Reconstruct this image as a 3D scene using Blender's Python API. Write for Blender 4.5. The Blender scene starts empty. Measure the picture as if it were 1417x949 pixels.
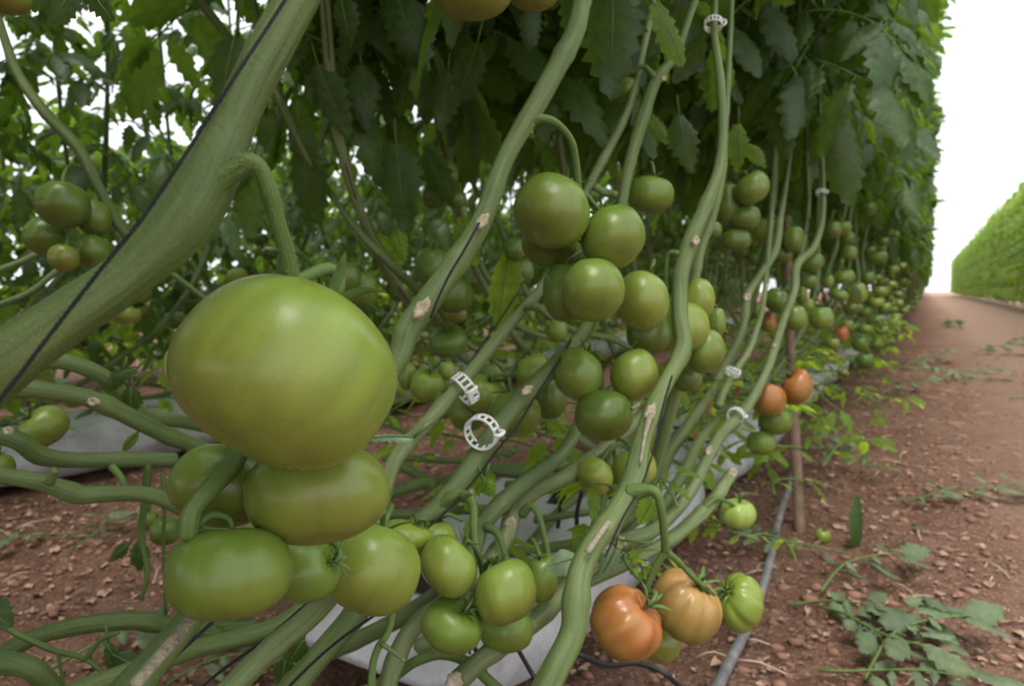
import bpy, math, random
import numpy as np
from mathutils import Vector, Matrix

# ------------------------------------------------------------------ camera
F = 950.0
CX, CY = 708.5, 474.5
CAM = np.array([0.0, 0.0, 0.5])
YAW = math.atan(0.6047 * 0.9969)
PITCH = math.atan(74.5 / 950.0)
FWD = np.array([-math.sin(YAW) * math.cos(PITCH), math.cos(YAW) * math.cos(PITCH), -math.sin(PITCH)])
RIGHT = np.array([math.cos(YAW), math.sin(YAW), 0.0])
UP = np.cross(RIGHT, FWD)
scene = bpy.context.scene
col = scene.collection
cam_d = bpy.data.cameras.new('camera')
cam = bpy.data.objects.new('camera', cam_d)
col.objects.link(cam)
cam.location = CAM
cam.rotation_euler = Matrix((RIGHT, UP, -FWD)).transposed().to_euler()
cam_d.sensor_width = 36.0
cam_d.lens = F / 1417.0 * 36.0
cam_d.clip_start = 0.01
cam_d.clip_end = 500
cam_d.dof.use_dof = True
cam_d.dof.focus_distance = 0.38
cam_d.dof.aperture_fstop = 10.5
scene.camera = cam

# ------------------------------------------------------------------ light
world = bpy.data.worlds.new('world')
scene.world = world
world.use_nodes = True
bg = world.node_tree.nodes['Background']
bg.inputs[0].default_value = (0.94, 0.98, 1.0, 1)
bg.inputs[1].default_value = 1.15
sun_d = bpy.data.lights.new('sun', 'SUN')
sun_d.energy = 2.6
sun_d.angle = math.radians(32)
sun_d.color = (1.0, 0.965, 0.9)
sun = bpy.data.objects.new('sun', sun_d)
col.objects.link(sun)
sun.rotation_euler = Vector((0.10, -0.36, 0.92)).to_track_quat('Z', 'Y').to_euler()
scene.view_settings.view_transform = 'Standard'
scene.view_settings.look = 'None'
scene.view_settings.gamma = 1
scene.view_settings.exposure = 0.55

rng = random.Random(7)
nrg = np.random.default_rng(11)

# ------------------------------------------------------------------ helpers
def P(px, py, d):
    """photo pixel and depth along the optical axis -> world point"""
    return CAM + d * (FWD + (px - CX) / F * RIGHT - (py - CY) / F * UP)

def PX(px, py, X):
    """photo pixel on the upright plane x = X"""
    v = P(px, py, 1.0) - CAM
    return CAM + v * (X / v[0])

def PG(px, py, z=0.0):
    v = P(px, py, 1.0) - CAM
    return CAM + v * ((z - CAM[2]) / v[2])

def depth_of(p):
    return float(np.dot(np.asarray(p) - CAM, FWD))

def project(p):
    q = np.asarray(p) - CAM
    d = float(np.dot(q, FWD))
    if d <= 0.02:
        return None
    return CX + F * float(np.dot(q, RIGHT)) / d, CY - F * float(np.dot(q, UP)) / d, d

def mesh(name, verts, faces, mats, mat_idx=None, smooth=True):
    me = bpy.data.meshes.new(name)
    me.from_pydata([tuple(map(float, v)) for v in verts], [], [tuple(map(int, f)) for f in faces])
    for m in (mats if isinstance(mats, (list, tuple)) else [mats]):
        me.materials.append(m)
    if mat_idx is not None:
        me.polygons.foreach_set('material_index', np.asarray(mat_idx, dtype=np.int32))
    if smooth:
        me.polygons.foreach_set('use_smooth', np.ones(len(me.polygons), dtype=bool))
    me.update()
    return me

def link(name, me, parent=None, loc=None):
    o = bpy.data.objects.new(name, me)
    col.objects.link(o)
    if parent is not None:
        o.parent = parent
    if loc is not None:
        o.location = loc
    return o

def obj(name, geo, mats, parent=None, mat_idx=None, smooth=True):
    """geo = (verts, faces) in world space; its origin becomes the parent's place or the geometry's own lowest middle"""
    v, f = np.asarray(geo[0], dtype=float), geo[1]
    if parent is not None:
        org, q = np.zeros(3), parent
        while q is not None:
            org = org + np.array(q.location); q = q.parent
        o = link(name, mesh(name, v - org, f, mats, mat_idx, smooth), parent)
    else:
        org = np.array([v[:, 0].mean(), v[:, 1].mean(), v[:, 2].min()])
        o = link(name, mesh(name, v - org, f, mats, mat_idx, smooth), None, org)
    return o

def tag(o, label, cat, group=None, kind=None):
    if label: o['label'] = label
    if cat: o['category'] = cat
    if group: o['group'] = group
    if kind: o['kind'] = kind
    return o

def thing(name, label, cat, loc, group=None):
    o = bpy.data.objects.new(name, None)
    o.empty_display_size = 0.05
    col.objects.link(o)
    o.location = tuple(map(float, loc))
    return tag(o, label, cat, group)

def fibre(o, seg):
    """store (cos, sin, length) per vertex of a tube so that the bark streaks follow the stem"""
    me = o.data
    n = len(me.vertices)
    v = np.empty(n * 3); me.vertices.foreach_get('co', v); v = v.reshape(-1, 3)
    rings = (n - 2) // seg
    c = v[:rings * seg].reshape(rings, seg, 3).mean(axis=1)
    L = np.concatenate([[0], np.cumsum(np.linalg.norm(np.diff(c, axis=0), axis=1))])
    out = np.zeros((n, 3))
    i = np.arange(rings * seg)
    a = 2 * math.pi * (i % seg) / seg
    out[:rings * seg, 0] = np.cos(a); out[:rings * seg, 1] = np.sin(a); out[:rings * seg, 2] = L[i // seg] * 5 + o.name.__hash__() % 7 * 0
    out[-1, 2] = L[-1] * 5
    at = me.attributes.new('fibre', 'FLOAT_VECTOR', 'POINT')
    at.data.foreach_set('vector', out.ravel())
    return o

class G:
    """collects pieces into one vertex / face list"""
    def __init__(s): s.v, s.f, s.m, s.n = [], [], [], 0
    def add(s, geo, mi=0):
        v, f = geo
        s.v.append(np.asarray(v, dtype=float))
        n = s.n
        s.f.extend([tuple(i + n for i in q) for q in f])
        s.m.extend([mi] * len(f))
        s.n += len(v)
    def geo(s): return (np.vstack(s.v), s.f)

def spline(pts, sub=6):
    p = np.asarray(pts, dtype=float)
    if len(p) < 3:
        t = np.linspace(0, 1, sub + 1)[:, None]
        return p[0] * (1 - t) + p[-1] * t
    q = np.vstack([2 * p[0] - p[1], p, 2 * p[-1] - p[-2]])
    out = []
    for i in range(1, len(q) - 2):
        a, b, c, d = q[i - 1], q[i], q[i + 1], q[i + 2]
        for k in range(sub):
            t = k / sub
            out.append(0.5 * (2 * b + (c - a) * t + (2 * a - 5 * b + 4 * c - d) * t * t + (3 * b - a - 3 * c + d) * t ** 3))
    out.append(p[-1])
    return np.array(out)

def tube(pts, radii, seg=10, sub=6, ridge=0.0, knots=0.0, seed=0, cap='round', flat=1.0):
    """smooth tube through pts; ridge = lengthwise flutes, knots = swollen nodes"""
    r = random.Random(seed)
    pr = np.hstack([np.asarray(pts, dtype=float), np.asarray(radii, dtype=float)[:, None]])
    s = spline(pr, sub)
    c, rad = s[:, :3], np.maximum(s[:, 3], 1e-5)
    n = len(c)
    tan = np.gradient(c, axis=0)
    tan /= np.linalg.norm(tan, axis=1)[:, None] + 1e-12
    a = np.array([0, 0, 1.0]) if abs(tan[0][2]) < 0.9 else np.array([1.0, 0, 0])
    nv = np.cross(tan[0], a); nv /= np.linalg.norm(nv)
    verts, faces = [], []
    L = np.concatenate([[0], np.cumsum(np.linalg.norm(np.diff(c, axis=0), axis=1))])
    if knots:
        r0 = rad.mean(); step = 9 * r0
        for m in np.arange(r.random() * step, L[-1], step):
            rad = rad * (1 + knots * (0.3 + r.random()) * np.exp(-((L - m) / (1.0 * r0)) ** 2))
    ph = r.random() * 6
    for i in range(n):
        nv = nv - tan[i] * np.dot(nv, tan[i]); nv /= np.linalg.norm(nv)
        bv = np.cross(tan[i], nv)
        for k in range(seg):
            ang = 2 * math.pi * k / seg
            rr = rad[i] * (1 + ridge * math.cos(5 * ang + ph + L[i] * 4) + ridge * 0.6 * math.cos(2 * ang + L[i] * 9))
            verts.append(c[i] + rr * (math.cos(ang) * nv * flat + math.sin(ang) * bv))
    for i in range(n - 1):
        for k in range(seg):
            k2 = (k + 1) % seg
            faces.append((i * seg + k, i * seg + k2, (i + 1) * seg + k2, (i + 1) * seg + k))
    b0 = len(verts); verts.append(c[0] - tan[0] * rad[0] * (0.5 if cap == 'round' else 0.0))
    b1 = len(verts); verts.append(c[-1] + tan[-1] * rad[-1] * (0.5 if cap == 'round' else 0.0))
    for k in range(seg):
        k2 = (k + 1) % seg
        faces.append((b0, k2, k))
        faces.append((b1, (n - 1) * seg + k, (n - 1) * seg + k2))
    return np.array(verts), faces

def vnoise(x, y, seed=0):
    """cheap value noise on arrays"""
    def h(i, j):
        v = np.sin(i * 127.1 + j * 311.7 + seed * 74.7) * 43758.5453
        return v - np.floor(v)
    i, j = np.floor(x), np.floor(y)
    u, v = x - i, y - j
    u, v = u * u * (3 - 2 * u), v * v * (3 - 2 * v)
    return (h(i, j) * (1 - u) + h(i + 1, j) * u) * (1 - v) + (h(i, j + 1) * (1 - u) + h(i + 1, j + 1) * u) * v

# ------------------------------------------------------------------ materials
class N:
    def __init__(s, name):
        s.mat = bpy.data.materials.new(name)
        s.mat.use_nodes = True
        s.t = s.mat.node_tree
        s.t.nodes.clear()
        s.out = s.t.nodes.new('ShaderNodeOutputMaterial')
    def new(s, typ, **kw):
        n = s.t.nodes.new(typ)
        for k, v in kw.items():
            if k.startswith('i_'):
                n.inputs[k[2:].replace('_', ' ')].default_value = v
            else:
                setattr(n, k, v)
        return n
    def link(s, a, b): s.t.links.new(a, b)
    def noise(s, scale, detail=3, rough=0.55, coord='Object', stretch=None):
        tc = s.new('ShaderNodeTexCoord')
        src = tc.outputs[coord]
        if stretch:
            mp = s.new('ShaderNodeMapping'); mp.inputs['Scale'].default_value = stretch
            s.link(src, mp.inputs[0]); src = mp.outputs[0]
        n = s.new('ShaderNodeTexNoise'); n.inputs['Scale'].default_value = scale
        n.inputs['Detail'].default_value = detail; n.inputs['Roughness'].default_value = rough
        s.link(src, n.inputs['Vector'])
        return n.outputs['Fac']
    def ramp(s, fac, stops):
        r = s.new('ShaderNodeValToRGB')
        e = r.color_ramp.elements
        while len(e) < len(stops): e.new(0.5)
        for k, (p, c) in enumerate(stops):
            e[k].position = p
            e[k].color = (c[0], c[1], c[2], 1) if not isinstance(c, (int, float)) else (c, c, c, 1)
        s.link(fac, r.inputs[0])
        return r.outputs[0]
    def mix(s, fac, a, b, mode='MIX'):
        m = s.new('ShaderNodeMix', data_type='RGBA', blend_type=mode)
        for sock, v in ((m.inputs[0], fac), (m.inputs[6], a), (m.inputs[7], b)):
            if isinstance(v, (int, float)): sock.default_value = v
            elif isinstance(v, (tuple, list)): sock.default_value = (v[0], v[1], v[2], 1)
            else: s.link(v, sock)
        return m.outputs[2]
    def bump(s, h, strength, dist):
        b = s.new('ShaderNodeBump'); b.inputs['Strength'].default_value = strength; b.inputs['Distance'].default_value = dist
        s.link(h, b.inputs['Height'])
        return b.outputs[0]
    def pbsdf(s, colour, rough=0.5, normal=None, spec=0.5, sss=0.0):
        p = s.new('ShaderNodeBsdfPrincipled')
        if isinstance(colour, (tuple, list)): p.inputs['Base Color'].default_value = (*colour, 1)
        else: s.link(colour, p.inputs['Base Color'])
        if isinstance(rough, (int, float)): p.inputs['Roughness'].default_value = rough
        else: s.link(rough, p.inputs['Roughness'])
        p.inputs['Specular IOR Level'].default_value = spec
        if sss:
            p.inputs['Subsurface Weight'].default_value = sss
            p.inputs['Subsurface Radius'].default_value = (0.5, 1.0, 0.2)
            p.inputs['Subsurface Scale'].default_value = 0.006
        if normal is not None: s.link(normal, p.inputs['Normal'])
        return p.outputs[0]
    def done(s, sh):
        s.link(sh, s.out.inputs[0])
        return s.mat

def tomato_mat(name, blossom, shoulder, patch=None, from_object=False, blush=0.0):
    """skin colour running from the blossom end to the stalk end"""
    n = N(name)
    if from_object:
        oi = n.new('ShaderNodeObjectInfo')
        base = oi.outputs['Color']
        low = n.mix(1.0, base, blossom, 'MULTIPLY')
        high = n.mix(1.0, base, shoulder, 'MULTIPLY')
    else:
        low, high = blossom, shoulder
    tc = n.new('ShaderNodeTexCoord')
    sep = n.new('ShaderNodeSeparateXYZ'); n.link(tc.outputs['Generated'], sep.inputs[0])
    big = n.noise(22, 2)
    ad = n.new('ShaderNodeMath', operation='MULTIPLY_ADD'); n.link(big, ad.inputs[0]); ad.inputs[1].default_value = 0.7; ad.inputs[2].default_value = -0.35
    a2 = n.new('ShaderNodeMath', operation='ADD'); n.link(sep.outputs['Z'], a2.inputs[0]); n.link(ad.outputs[0], a2.inputs[1])
    fac = n.ramp(a2.outputs[0], [(0.1, 0.0), (0.8, 1.0)])
    c = n.mix(fac, low, high)
    if patch:
        c = n.mix(n.ramp(n.noise(30, 2, 0.5, stretch=(1, 1, 0.55)), [(0.47, 0.0), (0.68, 0.85)]), c, patch)
    # streaks from stalk to blossom end, and pale pinprick lenticels
    st = n.ramp(n.noise(60, 2, 0.5, stretch=(1, 1, 0.25)), [(0.3, 0.84), (0.72, 1.12)])
    c = n.mix(1.0, c, st, 'MULTIPLY')
    dots = n.ramp(n.noise(1100, 1), [(0.66, 0.0), (0.74, 0.30)])
    c = n.mix(dots, c, (0.42, 0.45, 0.16))
    rough = n.ramp(n.noise(90, 3), [(0.3, 0.25), (0.75, 0.36)])
    nm = n.bump(n.noise(700, 2), 0.12, 0.0006)
    return n.done(n.pbsdf(c, rough, nm, 0.5, 0.12))

M_TOM = tomato_mat('green_tomato_skin', (1.08, 0.95, 0.95), (0.97, 1.04, 0.95), from_object=True)
M_ORANGE = tomato_mat('orange_tomato_skin', (0.27, 0.155, 0.03), (0.42, 0.145, 0.042), (0.38, 0.185, 0.05))
M_AMBER = tomato_mat('amber_tomato_skin', (0.22, 0.20, 0.04), (0.42, 0.23, 0.075), (0.34, 0.22, 0.055))
M_BREAK = tomato_mat('turning_tomato_skin', (0.24, 0.19, 0.03), (0.40, 0.12, 0.035), (0.34, 0.10, 0.03))

def stem_mat(name, c1, c2, c3, rough=0.55):
    n = N(name)
    a = n.ramp(n.noise(9, 3), [(0.3, c1), (0.66, c2)])
    b = n.mix(n.ramp(n.noise(40, 4, 0.6), [(0.62, 0.0), (0.82, 0.4)]), a, c3)
    fine = n.ramp(n.noise(600, 2), [(0.35, 0.93), (0.7, 1.07)])
    c = n.mix(1.0, b, fine, 'MULTIPLY')
    at = n.new('ShaderNodeAttribute'); at.attribute_name = 'fibre'
    fn = n.new('ShaderNodeTexNoise'); fn.inputs['Scale'].default_value = 2.6; fn.inputs['Detail'].default_value = 4; fn.inputs['Roughness'].default_value = 0.65
    n.link(at.outputs['Vector'], fn.inputs['Vector'])
    c = n.mix(1.0, c, n.ramp(fn.outputs['Fac'], [(0.30, (0.62, 0.66, 0.60)), (0.50, (1.0, 1.0, 1.0)), (0.72, (1.32, 1.25, 1.3))]), 'MULTIPLY')
    oi = n.new('ShaderNodeObjectInfo')
    c = n.mix(1.0, c, n.ramp(oi.outputs['Random'], [(0, (0.9, 0.92, 0.85)), (1, (1.12, 1.08, 1.05))]), 'MULTIPLY')
    hb = n.mix(0.35, fn.outputs['Fac'], n.noise(380, 3))
    nm = n.bump(hb, 0.5, 0.0022)
    return n.done(n.pbsdf(c, rough, nm, 0.4, 0.05))

M_STEM = stem_mat('tomato_stem', (0.095, 0.145, 0.044), (0.140, 0.190, 0.066), (0.21, 0.215, 0.11))
M_STALK = stem_mat('fruit_stalk_skin', (0.085, 0.155, 0.035), (0.13, 0.20, 0.055), (0.19, 0.23, 0.09))
M_OLD = stem_mat('old_stem', (0.115, 0.165, 0.058), (0.19, 0.23, 0.105), (0.34, 0.31, 0.21))

def leaf_mat(name, c1, c2, trans, tw=0.42, rough=0.42):
    n = N(name)
    oi = n.new('ShaderNodeObjectInfo')
    base = n.ramp(oi.outputs['Random'], [(0, c1), (1, c2)])
    base = n.mix(1.0, base, n.ramp(n.noise(45, 4), [(0.3, 0.72), (0.7, 1.25)]), 'MULTIPLY')
    nm = n.bump(n.noise(110, 3), 0.55, 0.003)
    p = n.pbsdf(base, rough, nm, 0.45)
    t = n.new('ShaderNodeBsdfTranslucent')
    tc = n.mix(1.0, trans, n.ramp(n.noise(60, 3), [(0.3, 0.75), (0.7, 1.2)]), 'MULTIPLY')
    n.link(tc, t.inputs[0]); n.link(nm, t.inputs['Normal'])
    m = n.new('ShaderNodeMixShader'); m.inputs[0].default_value = tw
    n.link(p, m.inputs[1]); n.link(t.outputs[0], m.inputs[2])
    return n.done(m.outputs[0])

M_LEAF = leaf_mat('tomato_leaf', (0.036, 0.074, 0.022), (0.070, 0.125, 0.034), (0.27, 0.46, 0.035), 0.42)
M_YOUNG = leaf_mat('young_leaf', (0.10, 0.20, 0.035), (0.16, 0.27, 0.05), (0.62, 0.85, 0.07), 0.68)
M_PALE = leaf_mat('silvery_leaf', (0.20, 0.30, 0.17), (0.27, 0.36, 0.22), (0.24, 0.38, 0.10), 0.25)
M_CUT = leaf_mat('wilted_leaf', (0.085, 0.125, 0.060), (0.17, 0.225, 0.115), (0.2, 0.3, 0.08), 0.2, 0.5)
M_SUNLEAF = leaf_mat('leaf_painted_sunlit', (0.16, 0.27, 0.06), (0.24, 0.36, 0.09), (0.48, 0.66, 0.10), 0.5)  # leaf green brightened: bright light and haze on the right row painted into the colour

def plain(name, c, rough=0.6, var=0.2, scale=60, bump=0.0):
    n = N(name)
    k = n.ramp(n.noise(scale, 4), [(0.25, 1 - var), (0.75, 1 + var)])
    cc = n.mix(1.0, c, k, 'MULTIPLY')
    nm = n.bump(n.noise(scale * 2, 3), bump, 0.004) if bump else None
    return n.done(n.pbsdf(cc, rough, nm))

M_SCAR = plain('dried_scar', (0.46, 0.38, 0.26), 0.8, 0.3, 260, 0.5)
M_SCARD = plain('scar_core', (0.58, 0.50, 0.38), 0.8, 0.25, 300, 0.5)
M_BARK = plain('corky_bark', (0.31, 0.27, 0.19), 0.85, 0.35, 200, 0.6)
M_TWINE = plain('black_twine', (0.012, 0.012, 0.016), 0.7, 0.4, 500, 0.6)
M_CLIP = plain('clear_white_plastic', (0.80, 0.80, 0.82), 0.3, 0.06, 80)
M_HOSE = plain('black_pipe_dusty', (0.16, 0.15, 0.155), 0.5, 0.55, 35, 0.25)
M_TUBE = plain('black_tube', (0.02, 0.02, 0.024), 0.4, 0.2, 40)
M_WOOD = plain('weathered_wood', (0.20, 0.125, 0.085), 0.8, 0.35, 40, 0.5)
M_STONE = plain('dusty_stone', (0.27, 0.165, 0.125), 0.9, 0.3, 60, 0.6)
M_CLOD = plain('soil_clod', (0.25, 0.128, 0.088), 0.95, 0.35, 30, 0.6)
M_LITTER = plain('dry_leaf_litter', (0.37, 0.235, 0.165), 0.9, 0.45, 25, 0.4)
M_STRAW = plain('pale_dry_straw', (0.52, 0.42, 0.30), 0.85, 0.3, 40)
M_DRY = plain('dead_brown_leaf', (0.25, 0.11, 0.05), 0.85, 0.35, 60, 0.4)
M_PEAT = plain('dark_substrate', (0.022, 0.017, 0.014), 0.95, 0.4, 90, 0.6)
M_HAIR = plain('stem_hairs', (0.36, 0.43, 0.22), 0.6, 0.1, 50)

def bag_mat():
    n = N('white_film')
    c = n.ramp(n.noise(9, 5, 0.6), [(0.35, (0.56, 0.56, 0.60)), (0.58, (0.47, 0.46, 0.49)), (0.74, (0.30, 0.25, 0.23))])
    nm = n.bump(n.noise(26, 4, 0.6), 0.6, 0.012)
    return n.done(n.pbsdf(c, 0.35, nm))
M_BAG = bag_mat()

def ground_mat():
    n = N('red_soil')
    a = n.ramp(n.noise(1.6, 5, 0.6), [(0.3, (0.17, 0.078, 0.050)), (0.7, (0.31, 0.165, 0.115))])
    b = n.mix(n.ramp(n.noise(16, 5, 0.65), [(0.42, 0.0), (0.70, 0.75)]), a, (0.36, 0.205, 0.15))
    d = n.mix(n.ramp(n.noise(34, 5, 0.65), [(0.30, 0.85), (0.50, 0.0)]), b, (0.095, 0.045, 0.032))
    e = n.mix(n.ramp(n.noise(120, 3, 0.6), [(0.56, 0.0), (0.66, 0.75)]), d, (0.50, 0.35, 0.27))
    # trodden dusty strip along the middle of the aisle
    tc = n.new('ShaderNodeTexCoord'); sep = n.new('ShaderNodeSeparateXYZ'); n.link(tc.outputs['Object'], sep.inputs[0])
    w = n.new('ShaderNodeMath', operation='MULTIPLY_ADD'); n.link(n.noise(3, 3), w.inputs[0]); w.inputs[1].default_value = 0.5; n.link(sep.outputs['X'], w.inputs[2])
    p = n.ramp(w.outputs[0], [(0.25, 0.0), (0.75, 0.75)])
    e = n.mix(p, e, n.mix(n.noise(30, 4), (0.38, 0.235, 0.175), (0.52, 0.355, 0.28)))
    h = n.mix(0.5, n.noise(26, 6, 0.7), n.noise(110, 4, 0.6))
    return n.done(n.pbsdf(e, 0.95, n.bump(h, 1.0, 0.05), 0.15))
M_SOIL = ground_mat()

# ------------------------------------------------------------------ tomato shapes
def tomato_unit(seed=0, lobes=5, rib=0.03, flat=0.86, dimple=0.22, nl=28, nm=20, square=0.9, skew=0.05, crease=0.0):
    """fruit of radius about 1, stalk end at +z"""
    r = random.Random(seed)
    ph, p2, p3 = r.random() * 6.28, r.random() * 6.28, r.random() * 6.28
    v, f = [], []
    def pt(t, p):
        st, ct = math.sin(t), math.cos(t)
        rho = abs(st) ** square
        z = math.copysign(abs(ct) ** square, ct)
        lob = math.cos(lobes * p + ph + 0.5 * math.sin(2 * p + p2))
        sh = 0.35 + 0.65 * (0.5 + 0.5 * ct)
        rib_v = rib * lob if rib < 0.055 else -rib * (abs(math.sin((lobes * p + ph + 0.7 * math.sin(p + p2)) / 2)) ** 9) * 1.7
        rho *= 1 + rib_v * sh * 1.3
        rho *= 1 + skew * math.cos(2 * p + p2) * 0.6 + skew * math.cos(p + p3)
        if crease:
            dp = (p - 4.71 + math.pi) % (2 * math.pi) - math.pi
            rho *= 1 - crease * math.exp(-(dp / 0.16) ** 2) * sh
        z *= flat
        if ct > 0:
            z -= dimple * math.exp(-(rho / 0.33) ** 2) * (1 + 0.25 * lob)
            z += 0.05 * math.cos(p + p3) * rho
        else:
            z += 0.05 * math.exp(-(rho / 0.2) ** 2)
            z *= 0.96
        return (rho * math.cos(p), rho * math.sin(p), z)
    v.append(pt(1e-4, 0))
    for i in range(1, nm):
        t = math.pi * i / nm
        for k in range(nl):
            v.append(pt(t, 2 * math.pi * k / nl))
    v.append(pt(math.pi - 1e-4, 0))
    for k in range(nl):
        k2 = (k + 1) % nl
        f.append((0, 1 + k, 1 + k2))
        for i in range(nm - 2):
            a = 1 + i * nl
            f.append((a + k, a + nl + k, a + nl + k2, a + k2))
        b = 1 + (nm - 2) * nl
        f.append((len(v) - 1, b + k2, b + k))
    v = np.array(v)
    m = np.abs(v[:, :2]).max()
    return v / m, f

def calyx_geo(seed, base, R, spread=1.0, n=None):
    """star of narrow sepals curling up from the stalk end; base = local point of the dimple, R = fruit radius"""
    r = random.Random(seed)
    g = G()
    n = n or r.choice([5, 5, 6])
    off = r.random() * 6.28
    for k in range(n):
        a = off + 2 * math.pi * k / n + r.uniform(-0.25, 0.25)
        ln = R * r.uniform(0.55, 0.85) * spread
        w = R * r.uniform(0.075, 0.11)
        curl = r.uniform(0.1, 0.75)
        d = np.array([math.cos(a), math.sin(a), 0]); s = np.array([-math.sin(a), math.cos(a), 0])
        v = []
        m = 6
        for i in range(m + 1):
            t = i / m
            ww = w * (1 - t) ** 0.7 * (0.55 + 1.1 * t if t < 0.4 else 1.0)
            c = np.array(base) + d * ln * t * (1 - 0.25 * curl * t) + np.array([0, 0, 1]) * R * (0.08 + 0.30 * math.sin(min(1, t * 1.6) * 1.5) + curl * 0.45 * max(0, t - 0.35) ** 1.5)
            tw = r.uniform(-0.02, 0.02) * R
            v += [c - s * ww + [0, 0, 0.25 * ww], c - [0, 0, 0.02 * R + tw * 0], c + s * ww + [0, 0, 0.25 * ww]]
        f = []
        for i in range(m):
            for q in range(2):
                f.append((i * 3 + q, i * 3 + q + 1, i * 3 + q + 4, i * 3 + q + 3))
        g.add((v, f))
    return g.geo()

GREENS = {
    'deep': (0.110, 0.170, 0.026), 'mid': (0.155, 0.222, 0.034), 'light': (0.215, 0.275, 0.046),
    'yellow': (0.275, 0.325, 0.052), 'pale': (0.30, 0.38, 0.085), 'olive': (0.20, 0.225, 0.038),
}
RIPE = {'orange': M_ORANGE, 'amber': M_AMBER, 'turning': M_BREAK}

def tomato(cx, cy, w, h, d, key, label, group=None, axis=(0, 1, 0), to=None, lobes=5, rib=0.03, seed=0, sq=0.9, skew=0.05, crease=0.0,
           sepals=True, stalk=True, hi=False, dimple=0.22, spread=1.0):
    """a fruit that spans w x h photo pixels at depth d; axis = stalk direction (right, up, away)"""
    R = 0.5 * (w + h) / 2 * d / F
    c = P(cx, cy, d)
    view = np.array([RIGHT, UP, FWD]).T                     # columns
    z = view @ np.array(axis, dtype=float); z /= np.linalg.norm(z)
    x = np.cross(z, FWD if abs(np.dot(z, FWD)) < 0.9 else UP); x /= np.linalg.norm(x)
    y = np.cross(z, x)
    Rm = np.array([x, y, z]).T                              # local -> world
    nl, nm = (64, 44) if hi else (28, 20)
    u, f = tomato_unit(seed, lobes, rib, 0.86, dimple, nl, nm, sq, skew, crease)
    q = (view.T @ (Rm @ u.T)).T                             # camera axes
    lo, hi_ = q.min(axis=0), q.max(axis=0)
    q = q - (lo + hi_) / 2
    sc = np.array([w * d / F / (hi_[0] - lo[0]), h * d / F / (hi_[1] - lo[1]), 2 * R / (hi_[2] - lo[2])])
    q = q * sc
    loc = (Rm.T @ (view @ q.T)).T
    o = bpy.data.objects.new('tomato', mesh('tomato', loc, f, RIPE.get(key, M_TOM)))
    col.objects.link(o)
    o.matrix_world = Matrix.Translation(Vector(c)) @ Matrix(Rm.tolist()).to_4x4()
    if key in GREENS:
        k = 1 + rng.uniform(-0.07, 0.07)
        o.color = (*[min(1, a * k) for a in GREENS[key]], 1)
    tag(o, label, 'tomato', group)
    base = loc[0]
    if sepals:
        cg = calyx_geo(seed + 5, base, R, spread)
        link('calyx', mesh('calyx', cg[0], cg[1], M_STALK), o)
    if stalk:
        e = base + np.array([0, 0, R * 0.55])
        if to is not None:
            e2 = Rm.T @ (np.asarray(to) - c)
        else:
            e2 = base + np.array([R * 0.3, 0.1 * R, R * 1.1])
        midp = base + np.array([0, 0, R * 0.35])
        m2 = (e + e2) / 2 + np.array([0, 0, 0.12 * R])
        rr = max(0.0016, R * 0.055)
        tg = tube([base - [0, 0, 0.03 * R], midp, m2, e2], [rr, rr, rr * 1.35, rr * 1.1], 7, 4, knots=0)
        link('stalk', mesh('stalk', tg[0], tg[1], M_STALK), o)
    return o

# shared fruit for the far parts of the rows
UNITS = []
for k in range(7):
    u, f = tomato_unit(40 + k, 5 + k % 2, 0.02 + 0.008 * (k % 3), 0.86, 0.2, 18, 12)
    me = mesh('far_tomato', u, f, M_TOM)
    cg = calyx_geo(60 + k, u[0], 1.0)
    tg = tube([u[0], u[0] + [0, 0, 0.5], u[0] + [0.3, 0.1, 1.3]], [0.06, 0.07, 0.06], 6, 3)
    gg = G(); gg.add(cg); gg.add(tg)
    UNITS.append((me, mesh('far_calyx', *gg.geo(), M_STALK)))
UNIT_RIPE = {}
for key, m in RIPE.items():
    u, f = tomato_unit(77, 7, 0.06, 0.8, 0.2, 18, 12)
    UNIT_RIPE[key] = mesh('far_ripe_tomato', u, f, m)

def far_tomato(p, R, key, label, group, calyx=True, sq=0.9):
    k = rng.randrange(7)
    o = link('tomato', UNIT_RIPE[key] if key in RIPE else UNITS[k][0], None, p)
    o.scale = (R, R, R * sq)
    o.rotation_euler = (rng.uniform(-0.5, 0.5), rng.uniform(-0.5, 0.5), rng.uniform(0, 6.28))
    if key in GREENS:
        b = 1 + rng.uniform(-0.12, 0.12)
        o.color = (*[a * b for a in GREENS[key]], 1)
    tag(o, label, 'tomato', group)
    if calyx:
        link('calyx', UNITS[k][1], o)
    return o

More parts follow.
